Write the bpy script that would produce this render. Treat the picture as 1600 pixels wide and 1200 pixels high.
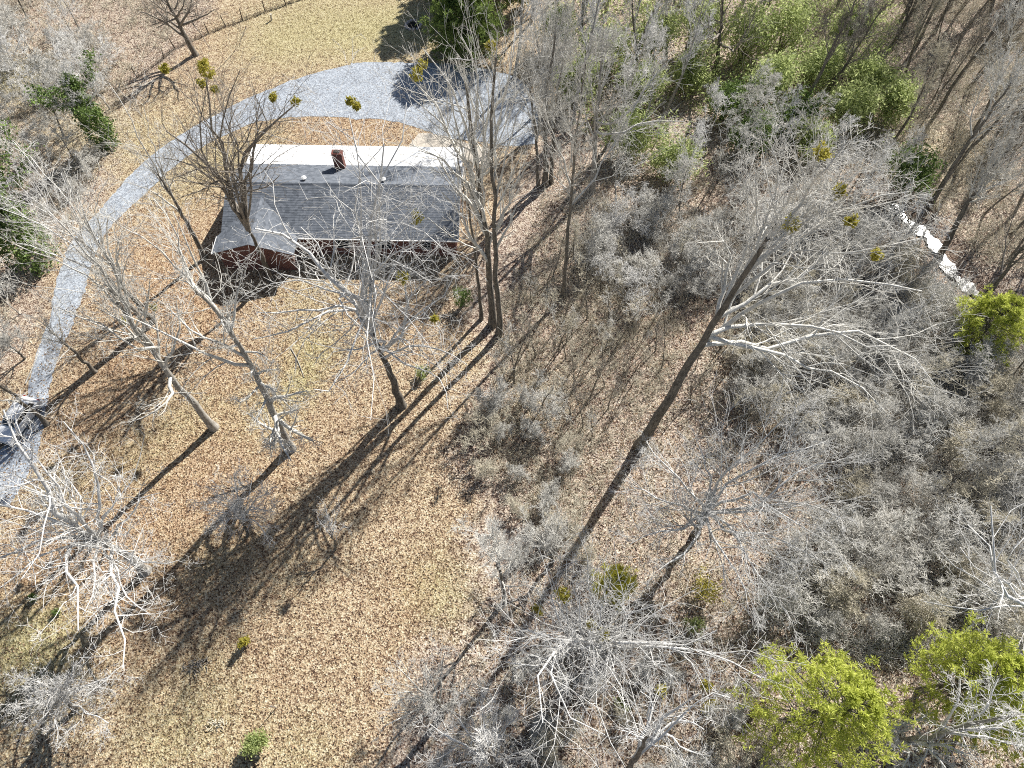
import bpy, math, random
import numpy as np
from mathutils import Vector, Matrix

R_ = math.radians
rng = np.random.default_rng(11)
random.seed(5)
C = bpy.context.scene.collection
SC = bpy.context.scene
for o in list(bpy.data.objects):
    bpy.data.objects.remove(o)

# ------------------------------------------------------------------ camera
H = 55.0                      # drone height
F = 1100.0                    # focal length in photo pixels (1600 wide)
TILT = R_(30)
cam = bpy.data.cameras.new('camera')
cam.sensor_width = 36
cam.lens = 36 * F / 1600
cam.clip_end = 5000
cam.clip_start = 0.5
camo = bpy.data.objects.new('camera', cam)
camo.location = (0, 0, H)
camo.rotation_euler = (TILT, 0, 0)
C.objects.link(camo)
SC.camera = camo

# ------------------------------------------------------------------ light
SUN_AZ, SUN_EL = R_(37.5), R_(39)
w = bpy.data.worlds.new('World')
SC.world = w
w.use_nodes = True
nt = w.node_tree
bg = nt.nodes['Background']
sky = nt.nodes.new('ShaderNodeTexSky')
sky.sky_type = 'NISHITA'
sky.sun_disc = False
sky.sun_elevation = SUN_EL
sky.sun_rotation = SUN_AZ
nt.links.new(sky.outputs[0], bg.inputs[0])
bg.inputs[1].default_value = 0.05
sd = Vector((math.sin(SUN_AZ) * math.cos(SUN_EL), math.cos(SUN_AZ) * math.cos(SUN_EL), math.sin(SUN_EL)))
sun = bpy.data.lights.new('sun', 'SUN')
sun.energy = 5.0
sun.angle = R_(0.5)
sun.color = (1.0, 0.965, 0.91)
suno = bpy.data.objects.new('sun', sun)
suno.rotation_euler = sd.to_track_quat('Z', 'Y').to_euler()
suno.location = (30, 40, 80)
C.objects.link(suno)
SC.view_settings.view_transform = 'Standard'
SC.view_settings.look = 'None'
SC.view_settings.exposure = 0.82
SC.view_settings.gamma = 1.0
SC.view_settings.use_curve_mapping = False
SC.render.engine = 'CYCLES'
SC.cycles.use_denoising = False
SC.cycles.filter_width = 1.05
SC.cycles.max_bounces = 5
SC.cycles.diffuse_bounces = 2

# ------------------------------------------------------------------ survey helpers: photo pixel -> place on the ground (or at height h)
def ray(u, v):
    X = u - 800; Y = v - 600
    return np.array([X, F * math.sin(TILT) - Y * math.cos(TILT), -(F * math.cos(TILT) + Y * math.sin(TILT))])
def G(u, v, h=0.0):
    d = ray(u, v)
    t = (H - h) / -d[2]
    return np.array([d[0] * t, d[1] * t, h])
def near(b, u, v):
    d = ray(u, v)
    t = (d[0] * b[0] + d[1] * b[1]) / (d[0] ** 2 + d[1] ** 2)
    return np.array([0, 0, H]) + d * t
def project(P):
    P = np.asarray(P, float)
    x, y, z = P[..., 0], P[..., 1], P[..., 2] - H
    dep = y * math.sin(TILT) - z * math.cos(TILT)
    return 800 + F * x / dep, 600 - F * (y * math.cos(TILT) + z * math.sin(TILT)) / dep
def inpoly(x, y, poly):
    r = np.zeros(np.shape(x), bool)
    n = len(poly)
    for i in range(n):
        x1, y1 = poly[i]; x2, y2 = poly[(i + 1) % n]
        c = ((y1 > y) != (y2 > y)) & (x < (x2 - x1) * (y - y1) / ((y2 - y1) or 1e-9) + x1)
        r ^= c
    return r
def vnoise(x, y, s, seed=0):
    x = np.asarray(x, float) / s; y = np.asarray(y, float) / s
    xi = np.floor(x).astype(np.int64); yi = np.floor(y).astype(np.int64)
    fx = x - xi; fy = y - yi
    fx = fx * fx * (3 - 2 * fx); fy = fy * fy * (3 - 2 * fy)
    def h(a, b):
        n = (a * 374761393 + b * 668265263 + seed * 1442695041) & 0xffffffff
        n = ((n ^ (n >> 13)) * 1274126177) & 0xffffffff
        return ((n ^ (n >> 16)) & 0xffff) / 65535.0
    return (h(xi, yi) * (1 - fx) + h(xi + 1, yi) * fx) * (1 - fy) + (h(xi, yi + 1) * (1 - fx) + h(xi + 1, yi + 1) * fx) * fy
def seg_dist(x, y, pts):
    d = np.full(np.shape(x), 1e9)
    for (x1, y1), (x2, y2) in zip(pts[:-1], pts[1:]):
        dx, dy = x2 - x1, y2 - y1
        t = np.clip(((x - x1) * dx + (y - y1) * dy) / (dx * dx + dy * dy), 0, 1)
        d = np.minimum(d, np.hypot(x - x1 - t * dx, y - y1 - t * dy))
    return d

CREEK = [tuple(G(u, v)[:2]) for u, v in [(1180, 120), (1290, 235), (1350, 280), (1395, 315), (1430, 345), (1455, 362), (1474, 388), (1492, 418),
                                         (1518, 442), (1546, 464), (1580, 492), (1650, 540), (1760, 600)]]
WOODS = [(845, 215), (800, 330), (735, 430), (770, 545), (742, 640), (728, 720), (742, 800), (700, 880), (690, 960),
         (620, 1040), (560, 1130), (540, 1400), (1400, 1400), (2600, 1100), (2600, -300), (900, -260), (880, 60)]
def tz(x, y):
    x = np.asarray(x, float); y = np.asarray(y, float)
    u, v = project(np.stack([x, y, np.zeros_like(x)], -1))
    m = 1 / (1 + np.exp(-(x + 1 - 0.0 * y) / 4.0))
    z = m * (vnoise(x, y, 6, 3) - .5) * .55 + m * (vnoise(x, y, 2.1, 4) - .5) * .18
    d = seg_dist(x, y, CREEK)
    return z * np.clip(d / 4, 0, 1) - 1.0 * np.exp(-(d / 1.7) ** 2)

# ------------------------------------------------------------------ mesh helpers
def mesh_np(name, V, Fs, smooth=True):
    me = bpy.data.meshes.new(name)
    V = np.asarray(V, np.float32)
    me.vertices.add(len(V)); me.vertices.foreach_set('co', V.ravel())
    loops = np.concatenate([np.asarray(f, np.int32).ravel() for f in Fs])
    sizes = np.concatenate([np.full(len(f), np.asarray(f).shape[1], np.int32) for f in Fs])
    me.loops.add(len(loops)); me.loops.foreach_set('vertex_index', loops)
    me.polygons.add(len(sizes))
    me.polygons.foreach_set('loop_start', np.concatenate([[0], np.cumsum(sizes)[:-1]]).astype(np.int32))
    me.polygons.foreach_set('loop_total', sizes)
    me.polygons.foreach_set('use_smooth', np.full(len(sizes), smooth))
    me.update(calc_edges=True)
    return me
def obj(name, me, mat=None, parent=None):
    if mat is not None and not me.materials:
        me.materials.append(mat)
    o = bpy.data.objects.new(name, me)
    C.objects.link(o)
    if parent is not None: o.parent = parent
    return o
def tag(o, label=None, cat=None, group=None, kind=None):
    if label: o['label'] = label
    if cat: o['category'] = cat
    if group: o['group'] = group
    if kind: o['kind'] = kind
    return o
def empty(name, loc, label, cat, group=None, rz=0):
    o = bpy.data.objects.new(name, None)
    o.empty_display_size = .3
    o.location = [float(a) for a in loc]; o.rotation_euler = (0, 0, rz)
    C.objects.link(o)
    return tag(o, label, cat, group)
class MB:
    """collects simple solids into one mesh"""
    def __init__(s): s.V = []; s.F = []
    def add(s, V, Fc):
        b = len(s.V); s.V += [tuple(map(float, v)) for v in V]; s.F += [tuple(i + b for i in f) for f in Fc]; return s
    def box(s, x0, x1, y0, y1, z0, z1):
        return s.add([(x0, y0, z0), (x1, y0, z0), (x1, y1, z0), (x0, y1, z0), (x0, y0, z1), (x1, y0, z1), (x1, y1, z1), (x0, y1, z1)],
                     [(0, 3, 2, 1), (4, 5, 6, 7), (0, 1, 5, 4), (1, 2, 6, 5), (2, 3, 7, 6), (3, 0, 4, 7)])
    def hexa(s, b, t):
        return s.add(list(b) + list(t), [(0, 3, 2, 1), (4, 5, 6, 7), (0, 1, 5, 4), (1, 2, 6, 5), (2, 3, 7, 6), (3, 0, 4, 7)])
    def cyl(s, p, q, r, n=12, r2=None):
        p = Vector(p); q = Vector(q); r2 = r if r2 is None else r2
        ax = (q - p).normalized(); a = ax.orthogonal().normalized(); b = ax.cross(a)
        V = []
        for c, rr in ((p, r), (q, r2)):
            for i in range(n):
                t = 2 * math.pi * i / n
                V.append(c + a * (rr * math.cos(t)) + b * (rr * math.sin(t)))
        Fc = [(i, (i + 1) % n, n + (i + 1) % n, n + i) for i in range(n)] + [tuple(range(n - 1, -1, -1)), tuple(range(n, 2 * n))]
        return s.add(V, Fc)
    def prism(s, poly, axis, a, b):
        n = len(poly)
        def P(p, t): return {'x': (t, p[0], p[1]), 'y': (p[0], t, p[1]), 'z': (p[0], p[1], t)}[axis]
        return s.add([P(p, a) for p in poly] + [P(p, b) for p in poly],
                     [tuple(range(n - 1, -1, -1)), tuple(range(n, 2 * n))] + [(i, (i + 1) % n, n + (i + 1) % n, n + i) for i in range(n)])
    def build(s, name, mat, parent=None, smooth=False, bevel=0):
        me = bpy.data.meshes.new(name); me.from_pydata(s.V, [], s.F); me.update()
        import bmesh
        bm = bmesh.new(); bm.from_mesh(me)
        bmesh.ops.recalc_face_normals(bm, faces=bm.faces)
        if bevel:
            bmesh.ops.bevel(bm, geom=[e for e in bm.edges if len(e.link_faces) == 2 and e.calc_face_angle(0) > .5], offset=bevel, segments=2, profile=.6, affect='EDGES')
        for f in bm.faces: f.smooth = smooth
        bm.to_mesh(me); bm.free()
        return obj(name, me, mat, parent)

# ------------------------------------------------------------------ materials
def M(name, rough=.9):
    m = bpy.data.materials.new(name); m.use_nodes = True
    b = m.node_tree.nodes['Principled BSDF']
    b.inputs['Roughness'].default_value = rough
    b.inputs['Specular IOR Level'].default_value = .25
    return m, m.node_tree, b
def N(nt, t, **k):
    n = nt.nodes.new(t)
    for a, v in k.items(): setattr(n, a, v)
    return n
def ramp(nt, fac, stops):
    r = N(nt, 'ShaderNodeValToRGB')
    e = r.color_ramp.elements
    while len(e) < len(stops): e.new(.5)
    for el, (p, c) in zip(e, stops):
        el.position = p; el.color = (*c, 1)
    nt.links.new(fac, r.inputs[0]); return r.outputs[0]
def noise(nt, scale, detail=2, rough=.5, vec=None):
    n = N(nt, 'ShaderNodeTexNoise'); n.inputs['Scale'].default_value = scale
    n.inputs['Detail'].default_value = detail; n.inputs['Roughness'].default_value = rough
    if vec is None:
        tc = N(nt, 'ShaderNodeTexCoord'); vec = tc.outputs['Object']
    nt.links.new(vec, n.inputs['Vector']); return n.outputs['Fac']
def mix(nt, fac, a, b, mode='MIX'):
    m = N(nt, 'ShaderNodeMix', data_type='RGBA', blend_type=mode)
    for s, v in ((0, fac), (6, a), (7, b)):
        if hasattr(v, 'is_output') or hasattr(v, 'links'): nt.links.new(v, m.inputs[s])
        elif s == 0: m.inputs[0].default_value = v
        else: m.inputs[s].default_value = (*v, 1)
    return m.outputs[2]
def math_(nt, op, a, b=None, clamp=False):
    m = N(nt, 'ShaderNodeMath', operation=op); m.use_clamp = clamp
    for i, v in enumerate((a, b)):
        if v is None: continue
        if hasattr(v, 'links'): nt.links.new(v, m.inputs[i])
        else: m.inputs[i].default_value = v
    return m.outputs[0]
def bump(nt, b, h, strength, dist):
    n = N(nt, 'ShaderNodeBump'); n.inputs['Strength'].default_value = strength; n.inputs['Distance'].default_value = dist
    nt.links.new(h, n.inputs['Height']); nt.links.new(n.outputs[0], b.inputs['Normal'])
def attr(nt, name):
    a = N(nt, 'ShaderNodeAttribute'); a.attribute_name = name; return a
def plain(name, col, rough=.7, var=.12, scale=6, metal=0, bmp=0):
    m, t, b = M(name, rough)
    n = noise(t, scale, 4, .6)
    lo = tuple(c * (1 - var) for c in col); hi = tuple(min(1, c * (1 + var)) for c in col)
    t.links.new(ramp(t, n, [(.3, lo), (.7, hi)]), b.inputs['Base Color'])
    b.inputs['Metallic'].default_value = metal
    if bmp: bump(t, b, n, bmp, .02)
    return m
def bark(name, dark, light, rnd=.25):
    m, t, b = M(name, .95)
    tc = N(t, 'ShaderNodeTexCoord'); mp = N(t, 'ShaderNodeMapping'); mp.inputs['Scale'].default_value = (1, 1, .3)
    t.links.new(tc.outputs['Object'], mp.inputs[0])
    n = noise(t, 5, 4, .65, mp.outputs[0])
    col = ramp(t, n, [(.32, dark), (.66, light)])
    oi = N(t, 'ShaderNodeObjectInfo')
    g = math_(t, 'MULTIPLY_ADD', oi.outputs['Random'], rnd); t.nodes[-1].inputs[2].default_value = 1 - rnd * .6
    cc = N(t, 'ShaderNodeCombineColor')
    for i in range(3): t.links.new(g, cc.inputs[i])
    t.links.new(mix(t, 1.0, col, cc.outputs[0], 'MULTIPLY'), b.inputs['Base Color'])
    bump(t, b, n, .5, .03)
    return m
def leafmat(name, lo, hi, transl=.25):
    m, t, b = M(name, .6)
    a = attr(t, 'tint')
    col = ramp(t, a.outputs['Fac'], [(0, lo), (1, hi)])
    t.links.new(col, b.inputs['Base Color'])
    tr = N(t, 'ShaderNodeBsdfTranslucent'); t.links.new(col, tr.inputs[0])
    mx = N(t, 'ShaderNodeMixShader'); mx.inputs[0].default_value = transl
    t.links.new(b.outputs[0], mx.inputs[1]); t.links.new(tr.outputs[0], mx.inputs[2])
    t.links.new(mx.outputs[0], t.nodes['Material Output'].inputs[0])
    return m

BARK = bark('trunk_bark', (.085, .075, .062), (.25, .225, .19))
BARKP = bark('pale_trunk_bark', (.20, .185, .16), (.48, .455, .41))
TWIG = bark('twig_bark', (.48, .465, .42), (.74, .72, .665), .25)
TWIGW = bark('white_limb_bark', (.56, .545, .51), (.82, .81, .78), .12)
TWIGB = bark('brown_twig_bark', (.46, .415, .315), (.72, .67, .54), .3)
TWIGD = bark('dark_twig_bark', (.12, .105, .088), (.34, .305, .26), .3)
PINE = leafmat('pine_needles', (.32, .38, .06), (.76, .80, .20), .5)
PINEY = leafmat('yellow_needles', (.42, .42, .05), (.78, .74, .15), .5)
CEDAR = leafmat('cedar_foliage', (.04, .075, .02), (.34, .44, .12), .35)
PRIVET = leafmat('privet_leaves', (.15, .21, .06), (.66, .72, .33), .5)
IVY = leafmat('ivy_leaves', (.025, .06, .018), (.26, .36, .10), .3)
MISTLE = leafmat('mistletoe_leaves', (.24, .22, .04), (.58, .52, .10), .45)
DEADLEAF = leafmat('dead_leaves', (.07, .035, .02), (.50, .36, .22), .15)

# ------------------------------------------------------------------ GROUND
def axis(a, b, step, far):
    core = np.arange(a, b + 1e-6, step)
    out = []
    s = step; x = b
    while x < far:
        s *= 1.45; x += s; out.append(x)
    out = np.array(out)
    lo = a - (out - b)
    return np.concatenate([lo[::-1], core, out])
gx = axis(-80, 84, .68, 1500); gy = axis(-12, 112, .68, 1500)
GX, GY = np.meshgrid(gx, gy)
GU, GV = project(np.stack([GX, np.clip(GY, -30, None), np.zeros_like(GX)], -1))
behind = GY < -28
woodsW = [tuple(G(u, min(max(v, -260), 1250))[:2]) for u, v in WOODS]
jx = GX + (vnoise(GX, GY, 5, 21) - .5) * 5; jy = GY + (vnoise(GX, GY, 5, 22) - .5) * 5
wood = inpoly(jx, jy, [G(u, v)[:2] for u, v in [(845, 215), (800, 330), (735, 430), (770, 545), (742, 640), (728, 720), (742, 800), (700, 880),
               (690, 960), (620, 1040), (560, 1130), (545, 1300)]] + [(-6, -60), (-6, -1500), (1500, -1500), (1500, 1500), tuple(G(800, -400)[:2]), tuple(G(850, 60)[:2])]).astype(float)
brushL = inpoly(jx, jy, [tuple(G(u, v)[:2]) for u, v in [(380, -400), (330, 20), (270, 90), (215, 140), (150, 330), (90, 420), (40, 560), (-20, 620)]] + [(-90, 20), (-1500, 20), (-1500, 1500), (-60, 1500)]).astype(float)
def blur(a, n):
    for _ in range(n):
        p = np.pad(a, 1, mode='edge')
        a = (p[:-2, 1:-1] + p[2:, 1:-1] + p[1:-1, :-2] + p[1:-1, 2:] + 2 * p[1:-1, 1:-1]) / 6
    return a
wood = blur(wood, 5); brushL = blur(brushL, 4)
green = np.zeros_like(GX); leaf = np.zeros_like(GX); dark = np.zeros_like(GX)
def blob(arr, u, v, ru, amp, asp=1.0):
    p = G(u, v); r = abs(G(u + ru, v)[0] - p[0])
    arr += amp * np.exp(-(((GX - p[0]) / r) ** 2 + ((GY - p[1]) / (r * asp)) ** 2))
for b in [(500, 30, 120, .7), (430, 70, 60, .35), (560, 60, 60, .4), (640, 40, 70, .8), (490, 550, 45, .75), (470, 600, 30, .6), (250, 220, 90, .35), (350, 250, 45, .5), (420, 210, 40, .3), (280, 300, 50, .35), (290, 650, 50, .4), (420, 640, 60, .45), (480, 465, 60, .35), (210, 720, 60, .35), (90, 760, 50, .4),
          (20, 1010, 70, .7), (80, 990, 50, .5), (60, 1080, 90, .4), (330, 880, 60, .25), (450, 900, 60, .15), (330, 1120, 80, .3), (250, 1170, 90, .4), (470, 1190, 70, .45),
          (690, 910, 60, .5), (700, 960, 40, .3), (60, 130, 60, .6), (130, 200, 80, .4), (10, 120, 50, .7), (730, 560, 30, .2), (330, 1030, 40, .2),
          (1190, 560, 60, .45), (1330, 640, 80, .35), (1460, 630, 50, .6), (1560, 600, 60, .5), (1480, 250, 80, .4), (960, 440, 60, .25), (840, 620, 60, .25), (1090, 910, 40, .3), (1230, 620, 60, .3), (1560, 830, 50, .4), (1290, 180, 120, .35)]:
    blob(green, *b)
for b in [(560, 195, 110, .8), (430, 190, 60, .4), (270, 380, 110, .8), (250, 470, 100, .6), (190, 560, 60, .6), (400, 440, 90, .35), (150, 650, 90, .7), (250, 740, 110, .6), (350, 600, 70, .5), (110, 900, 110, .8), (60, 920, 80, .5),
          (230, 950, 90, .5), (300, 480, 80, .7), (460, 560, 60, .5), (640, 500, 60, .6), (720, 250, 50, .4), (180, 100, 120, .4), (300, 60, 60, .3),
          (20, 60, 60, .6), (420, 1040, 80, .25), (700, 1000, 60, .5), (650, 930, 60, .4), (400, 720, 100, .35), (330, 830, 100, .4), (540, 660, 80, .3)]:
    blob(leaf, *b)
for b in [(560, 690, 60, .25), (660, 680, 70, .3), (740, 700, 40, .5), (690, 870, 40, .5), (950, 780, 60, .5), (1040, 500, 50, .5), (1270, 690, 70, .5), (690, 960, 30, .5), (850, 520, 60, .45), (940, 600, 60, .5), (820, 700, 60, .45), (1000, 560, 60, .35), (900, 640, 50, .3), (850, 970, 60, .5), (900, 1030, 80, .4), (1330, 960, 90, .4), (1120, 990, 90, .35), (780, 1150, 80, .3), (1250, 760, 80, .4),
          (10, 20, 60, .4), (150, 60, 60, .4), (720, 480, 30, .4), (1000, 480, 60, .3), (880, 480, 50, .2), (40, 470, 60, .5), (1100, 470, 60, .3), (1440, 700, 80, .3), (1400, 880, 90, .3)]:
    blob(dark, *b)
creekd = seg_dist(GX, GY, CREEK)
dark += np.exp(-(creekd / 2.2) ** 2) * .9
GZ = tz(GX, GY)
V = np.stack([GX, GY, GZ], -1).reshape(-1, 3)
ny, nx = GX.shape
i = np.arange((ny - 1) * (nx - 1)); r_, c_ = i // (nx - 1), i % (nx - 1)
a = r_ * nx + c_
me = mesh_np('ground', V, [np.stack([a, a + 1, a + 1 + nx, a + nx], 1)])
for nm, arr in (('wood', np.maximum(wood, brushL * .8)), ('green', green), ('leafy', leaf), ('darkpatch', dark)):
    at = me.attributes.new(nm, 'FLOAT', 'POINT'); at.data.foreach_set('value', arr.ravel().astype(np.float32))
gm, t, b = M('winter_ground', .95)
tc = N(t, 'ShaderNodeTexCoord'); oc = tc.outputs['Object']
vo = N(t, 'ShaderNodeTexVoronoi'); vo.inputs['Scale'].default_value = 9.5; t.links.new(oc, vo.inputs['Vector'])
sep = N(t, 'ShaderNodeSeparateColor'); t.links.new(vo.outputs['Color'], sep.inputs[0])
cell = sep.outputs[0]
n1 = noise(t, 15, 3, .7, oc); n2 = noise(t, 1.5, 4, .65, oc); n3 = noise(t, .45, 3, .55, oc); n4 = noise(t, .13, 2, .5, oc)
sp = math_(t, 'ADD', math_(t, 'MULTIPLY', cell, .55), math_(t, 'MULTIPLY', n1, .45))
spk = math_(t, 'ADD', sp, math_(t, 'MULTIPLY', math_(t, 'SUBTRACT', n2, .5), .5))
lawn = ramp(t, spk, [(.20, (.05, .028, .02)), (.33, (.20, .128, .08)), (.45, (.37, .272, .172)), (.62, (.465, .37, .245)), (.85, (.66, .575, .43))])
litt = ramp(t, spk, [(.20, (.032, .02, .017)), (.34, (.16, .105, .08)), (.47, (.345, .265, .205)), (.65, (.45, .372, .30)), (.85, (.70, .63, .54))])
oran = ramp(t, spk, [(.20, (.05, .025, .015)), (.34, (.19, .105, .055)), (.48, (.36, .24, .142)), (.66, (.455, .325, .205)), (.88, (.64, .53, .39))])
grn = ramp(t, spk, [(.16, (.055, .045, .02)), (.32, (.20, .168, .072)), (.48, (.375, .325, .16)), (.72, (.48, .43, .245)), (.9, (.64, .59, .40))])
drk = ramp(t, spk, [(.2, (.02, .012, .01)), (.42, (.10, .055, .038)), (.6, (.225, .14, .10)), (.85, (.44, .34, .25))])
def mask(name, k=1.0, nn=n3, amt=1.2):
    x = math_(t, 'ADD', math_(t, 'MULTIPLY', attr(t, name).outputs['Fac'], k), math_(t, 'MULTIPLY', math_(t, 'SUBTRACT', nn, .5), amt))
    return math_(t, 'SMOOTH_MIN', math_(t, 'MAXIMUM', x, 0.0), 1.0)
col = mix(t, mask('leafy', 1, n3, .9), lawn, oran)
col = mix(t, mask('wood', 1.15, n3, .5), col, litt)
col = mix(t, mask('green', 1, n2, 1.1), col, grn)
m5 = noise(t, .8, 4, .65, oc)
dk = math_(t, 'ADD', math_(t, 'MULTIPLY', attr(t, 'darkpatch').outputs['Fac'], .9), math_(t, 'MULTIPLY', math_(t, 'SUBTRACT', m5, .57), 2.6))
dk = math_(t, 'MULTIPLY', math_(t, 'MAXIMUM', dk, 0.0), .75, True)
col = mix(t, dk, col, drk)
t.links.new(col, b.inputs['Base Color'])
bh = math_(t, 'ADD', math_(t, 'MULTIPLY', vo.outputs['Distance'], .8), math_(t, 'MULTIPLY', n1, .7))
bump(t, b, bh, .9, .07)
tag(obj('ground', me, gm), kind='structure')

# ------------------------------------------------------------------ driveway, pad, walk, creek (structure)
def smooth_poly(pts, n=6):
    pts = [np.array(p, float) for p in pts]; out = []
    m = len(pts)
    for i in range(m - 1):
        p0 = pts[max(i - 1, 0)]; p1 = pts[i]; p2 = pts[i + 1]; p3 = pts[min(i + 2, m - 1)]
        for k in range(n):
            s = k / n
            out.append(.5 * ((2 * p1) + (p2 - p0) * s + (2 * p0 - 5 * p1 + 4 * p2 - p3) * s * s + (3 * p1 - p0 - 3 * p2 + p3) * s ** 3))
    out.append(pts[-1]); return out
def strip(name, left, right, z, mat, across=10, n=10, jit=.25, seed=0):
    L = np.array(smooth_poly([G(*p)[:2] for p in left], n)); Rr = np.array(smooth_poly([G(*p)[:2] for p in right], n))
    k = len(L)
    g = np.random.default_rng(seed)
    V = []
    for i in range(k):
        d = Rr[i] - L[i]; d = d / np.linalg.norm(d)
        l = L[i] + d * jit * g.normal(); r = Rr[i] + d * jit * g.normal()
        for j in range(across + 1):
            p = l + (r - l) * j / across
            V.append((p[0], p[1], 0))
    V = np.array(V); V[:, 2] = np.maximum(tz(V[:, 0], V[:, 1]), 0) + z
    Fq = [(i * (across + 1) + j, i * (across + 1) + j + 1, (i + 1) * (across + 1) + j + 1, (i + 1) * (across + 1) + j) for i in range(k - 1) for j in range(across)]
    me = mesh_np(name, V, [np.array(Fq)])
    return tag(obj(name, me, mat), kind='structure')
gr, t, b = M('grey_gravel', .95)
oc = N(t, 'ShaderNodeTexCoord').outputs['Object']
vo = N(t, 'ShaderNodeTexVoronoi'); vo.inputs['Scale'].default_value = 9; t.links.new(oc, vo.inputs['Vector'])
sep = N(t, 'ShaderNodeSeparateColor'); t.links.new(vo.outputs['Color'], sep.inputs[0])
n2 = noise(t, .7, 4, .6, oc); n1 = noise(t, 14, 2, .6, oc)
s_ = math_(t, 'ADD', math_(t, 'MULTIPLY', sep.outputs[0], .45), math_(t, 'MULTIPLY', math_(t, 'ADD', n1, n2), .3))
col = ramp(t, s_, [(.2, (.13, .135, .15)), (.42, (.26, .285, .32)), (.62, (.37, .405, .445)), (.85, (.54, .575, .61))])
lf = noise(t, 3.4, 4, .75, oc)
lfm = math_(t, 'MULTIPLY', math_(t, 'MAXIMUM', math_(t, 'SUBTRACT', lf, .58), 0.0), 6.0, True)
col = mix(t, lfm, col, (.30, .22, .15))
t.links.new(col, b.inputs['Base Color']); bump(t, b, s_, .6, .03)
strip('driveway', [(560, 98), (480, 118), (400, 148), (335, 180), (265, 222), (215, 262), (180, 300), (150, 335), (118, 368), (100, 405), (86, 450), (77, 500), (58, 550), (48, 590), (35, 640), (5, 700), (-60, 790)],
      [(560, 184), (480, 182), (405, 190), (360, 208), (318, 228), (270, 262), (232, 298), (197, 330), (167, 362), (148, 400), (133, 450), (116, 500), (94, 550), (82, 590), (72, 640), (58, 712), (15, 790)], .012, gr, 12, 9, .07, 1)
strip('parking_pad', [(548, 99), (580, 97), (640, 98), (700, 100), (760, 108), (815, 128), (842, 165)], [(548, 187), (590, 186), (640, 196), (690, 212), (745, 222), (800, 228), (838, 225)], .018, gr, 14, 8, .07, 2)
conc = plain('pale_concrete', (.50, .45, .38), .9, .2, 3, 0, .2)
strip('walkway', [(655, 208), (690, 212), (725, 222), (770, 235)], [(638, 229), (680, 234), (720, 246), (765, 262)], .026, conc, 4, 6, .05, 3)
wm, t, b = M('creek_water', .22)
b.inputs['Base Color'].default_value = (.05, .05, .04, 1); b.inputs['Specular IOR Level'].default_value = .6
bump(t, b, noise(t, 3, 3, .6), .25, .05)
cp = np.array(smooth_poly([tuple(G(1388, 308)[:2])] + CREEK[4:], 6)); tn = np.gradient(cp, axis=0); tn /= np.linalg.norm(tn, axis=1)[:, None]; nr = np.stack([-tn[:, 1], tn[:, 0]], 1)
wd = (.58 + .24 * np.sin(np.arange(len(cp)) * .9) + .1 * np.sin(np.arange(len(cp)) * 2.3 + 1))[:, None]; wd[0] = .05
V = np.concatenate([np.c_[cp + nr * wd, np.full(len(cp), -.62)], np.c_[cp - nr * wd, np.full(len(cp), -.62)]])
k = len(cp); i = np.arange(k - 1)
tag(obj('creek', mesh_np('creek', V, [np.stack([i, i + k, i + k + 1, i + 1], 1)]), wm), kind='structure')

# ------------------------------------------------------------------ HOUSE
brick, t, b = M('dark_red_brick', .9)
tc = N(t, 'ShaderNodeTexCoord'); mp = N(t, 'ShaderNodeMapping'); mp.inputs['Rotation'].default_value = (R_(90), 0, 0)
t.links.new(tc.outputs['Object'], mp.inputs[0])
bt = N(t, 'ShaderNodeTexBrick'); bt.inputs['Scale'].default_value = 2.2
bt.inputs['Color1'].default_value = (.13, .042, .034, 1); bt.inputs['Color2'].default_value = (.20, .07, .05, 1); bt.inputs['Mortar'].default_value = (.24, .21, .19, 1)
t.links.new(mp.outputs[0], bt.inputs['Vector']); t.links.new(bt.outputs['Color'], b.inputs['Base Color']); bump(t, b, bt.outputs['Fac'], .3, .01)
shing, t, b = M('grey_shingles', .85)
oc = N(t, 'ShaderNodeTexCoord').outputs['Object']
mp = N(t, 'ShaderNodeMapping'); mp.inputs['Scale'].default_value = (3.3, 3.3, 7); t.links.new(oc, mp.inputs[0])
vo = N(t, 'ShaderNodeTexVoronoi'); vo.inputs['Scale'].default_value = 1; t.links.new(mp.outputs[0], vo.inputs['Vector'])
sep = N(t, 'ShaderNodeSeparateColor'); t.links.new(vo.outputs['Color'], sep.inputs[0])
n2 = noise(t, .5, 5, .65, oc); n1 = noise(t, 9, 2, .6, oc)
s_ = math_(t, 'ADD', math_(t, 'MULTIPLY', sep.outputs[0], .3), math_(t, 'ADD', math_(t, 'MULTIPLY', n2, .5), math_(t, 'MULTIPLY', n1, .2)))
t.links.new(ramp(t, s_, [(.25, (.075, .085, .10)), (.5, (.13, .145, .168)), (.75, (.20, .215, .24))]), b.inputs['Base Color'])
bump(t, b, n1, .3, .01)
white = plain('white_paint', (.78, .77, .74), .5, .06)
whitemetal = plain('white_metal_roof', (.80, .80, .79), .35, .05, 1.2)
glass, t, b = M('dark_glass', .08); b.inputs['Base Color'].default_value = (.02, .025, .03, 1); b.inputs['Specular IOR Level'].default_value = .6
greymetal = plain('grey_metal', (.45, .45, .46), .4, .1, 4, .6)
HX, HY = -16.6, 51.0
house = empty('brick_house', (HX, HY, 0), 'long single storey brick house with grey shingle roof and white rear porch roof', 'house', rz=R_(-1.3))
X0, X1 = -28.3 - HX, -5.1 - HX          # roof ends
YE, YR, YB = 46.5 - HY, 51.85 - HY, 56.2 - HY
ZE = 2.75; PIT = .365
ZR = ZE + (YR - YE) * PIT; ZB = ZR - (YB - YR) * PIT
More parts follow.
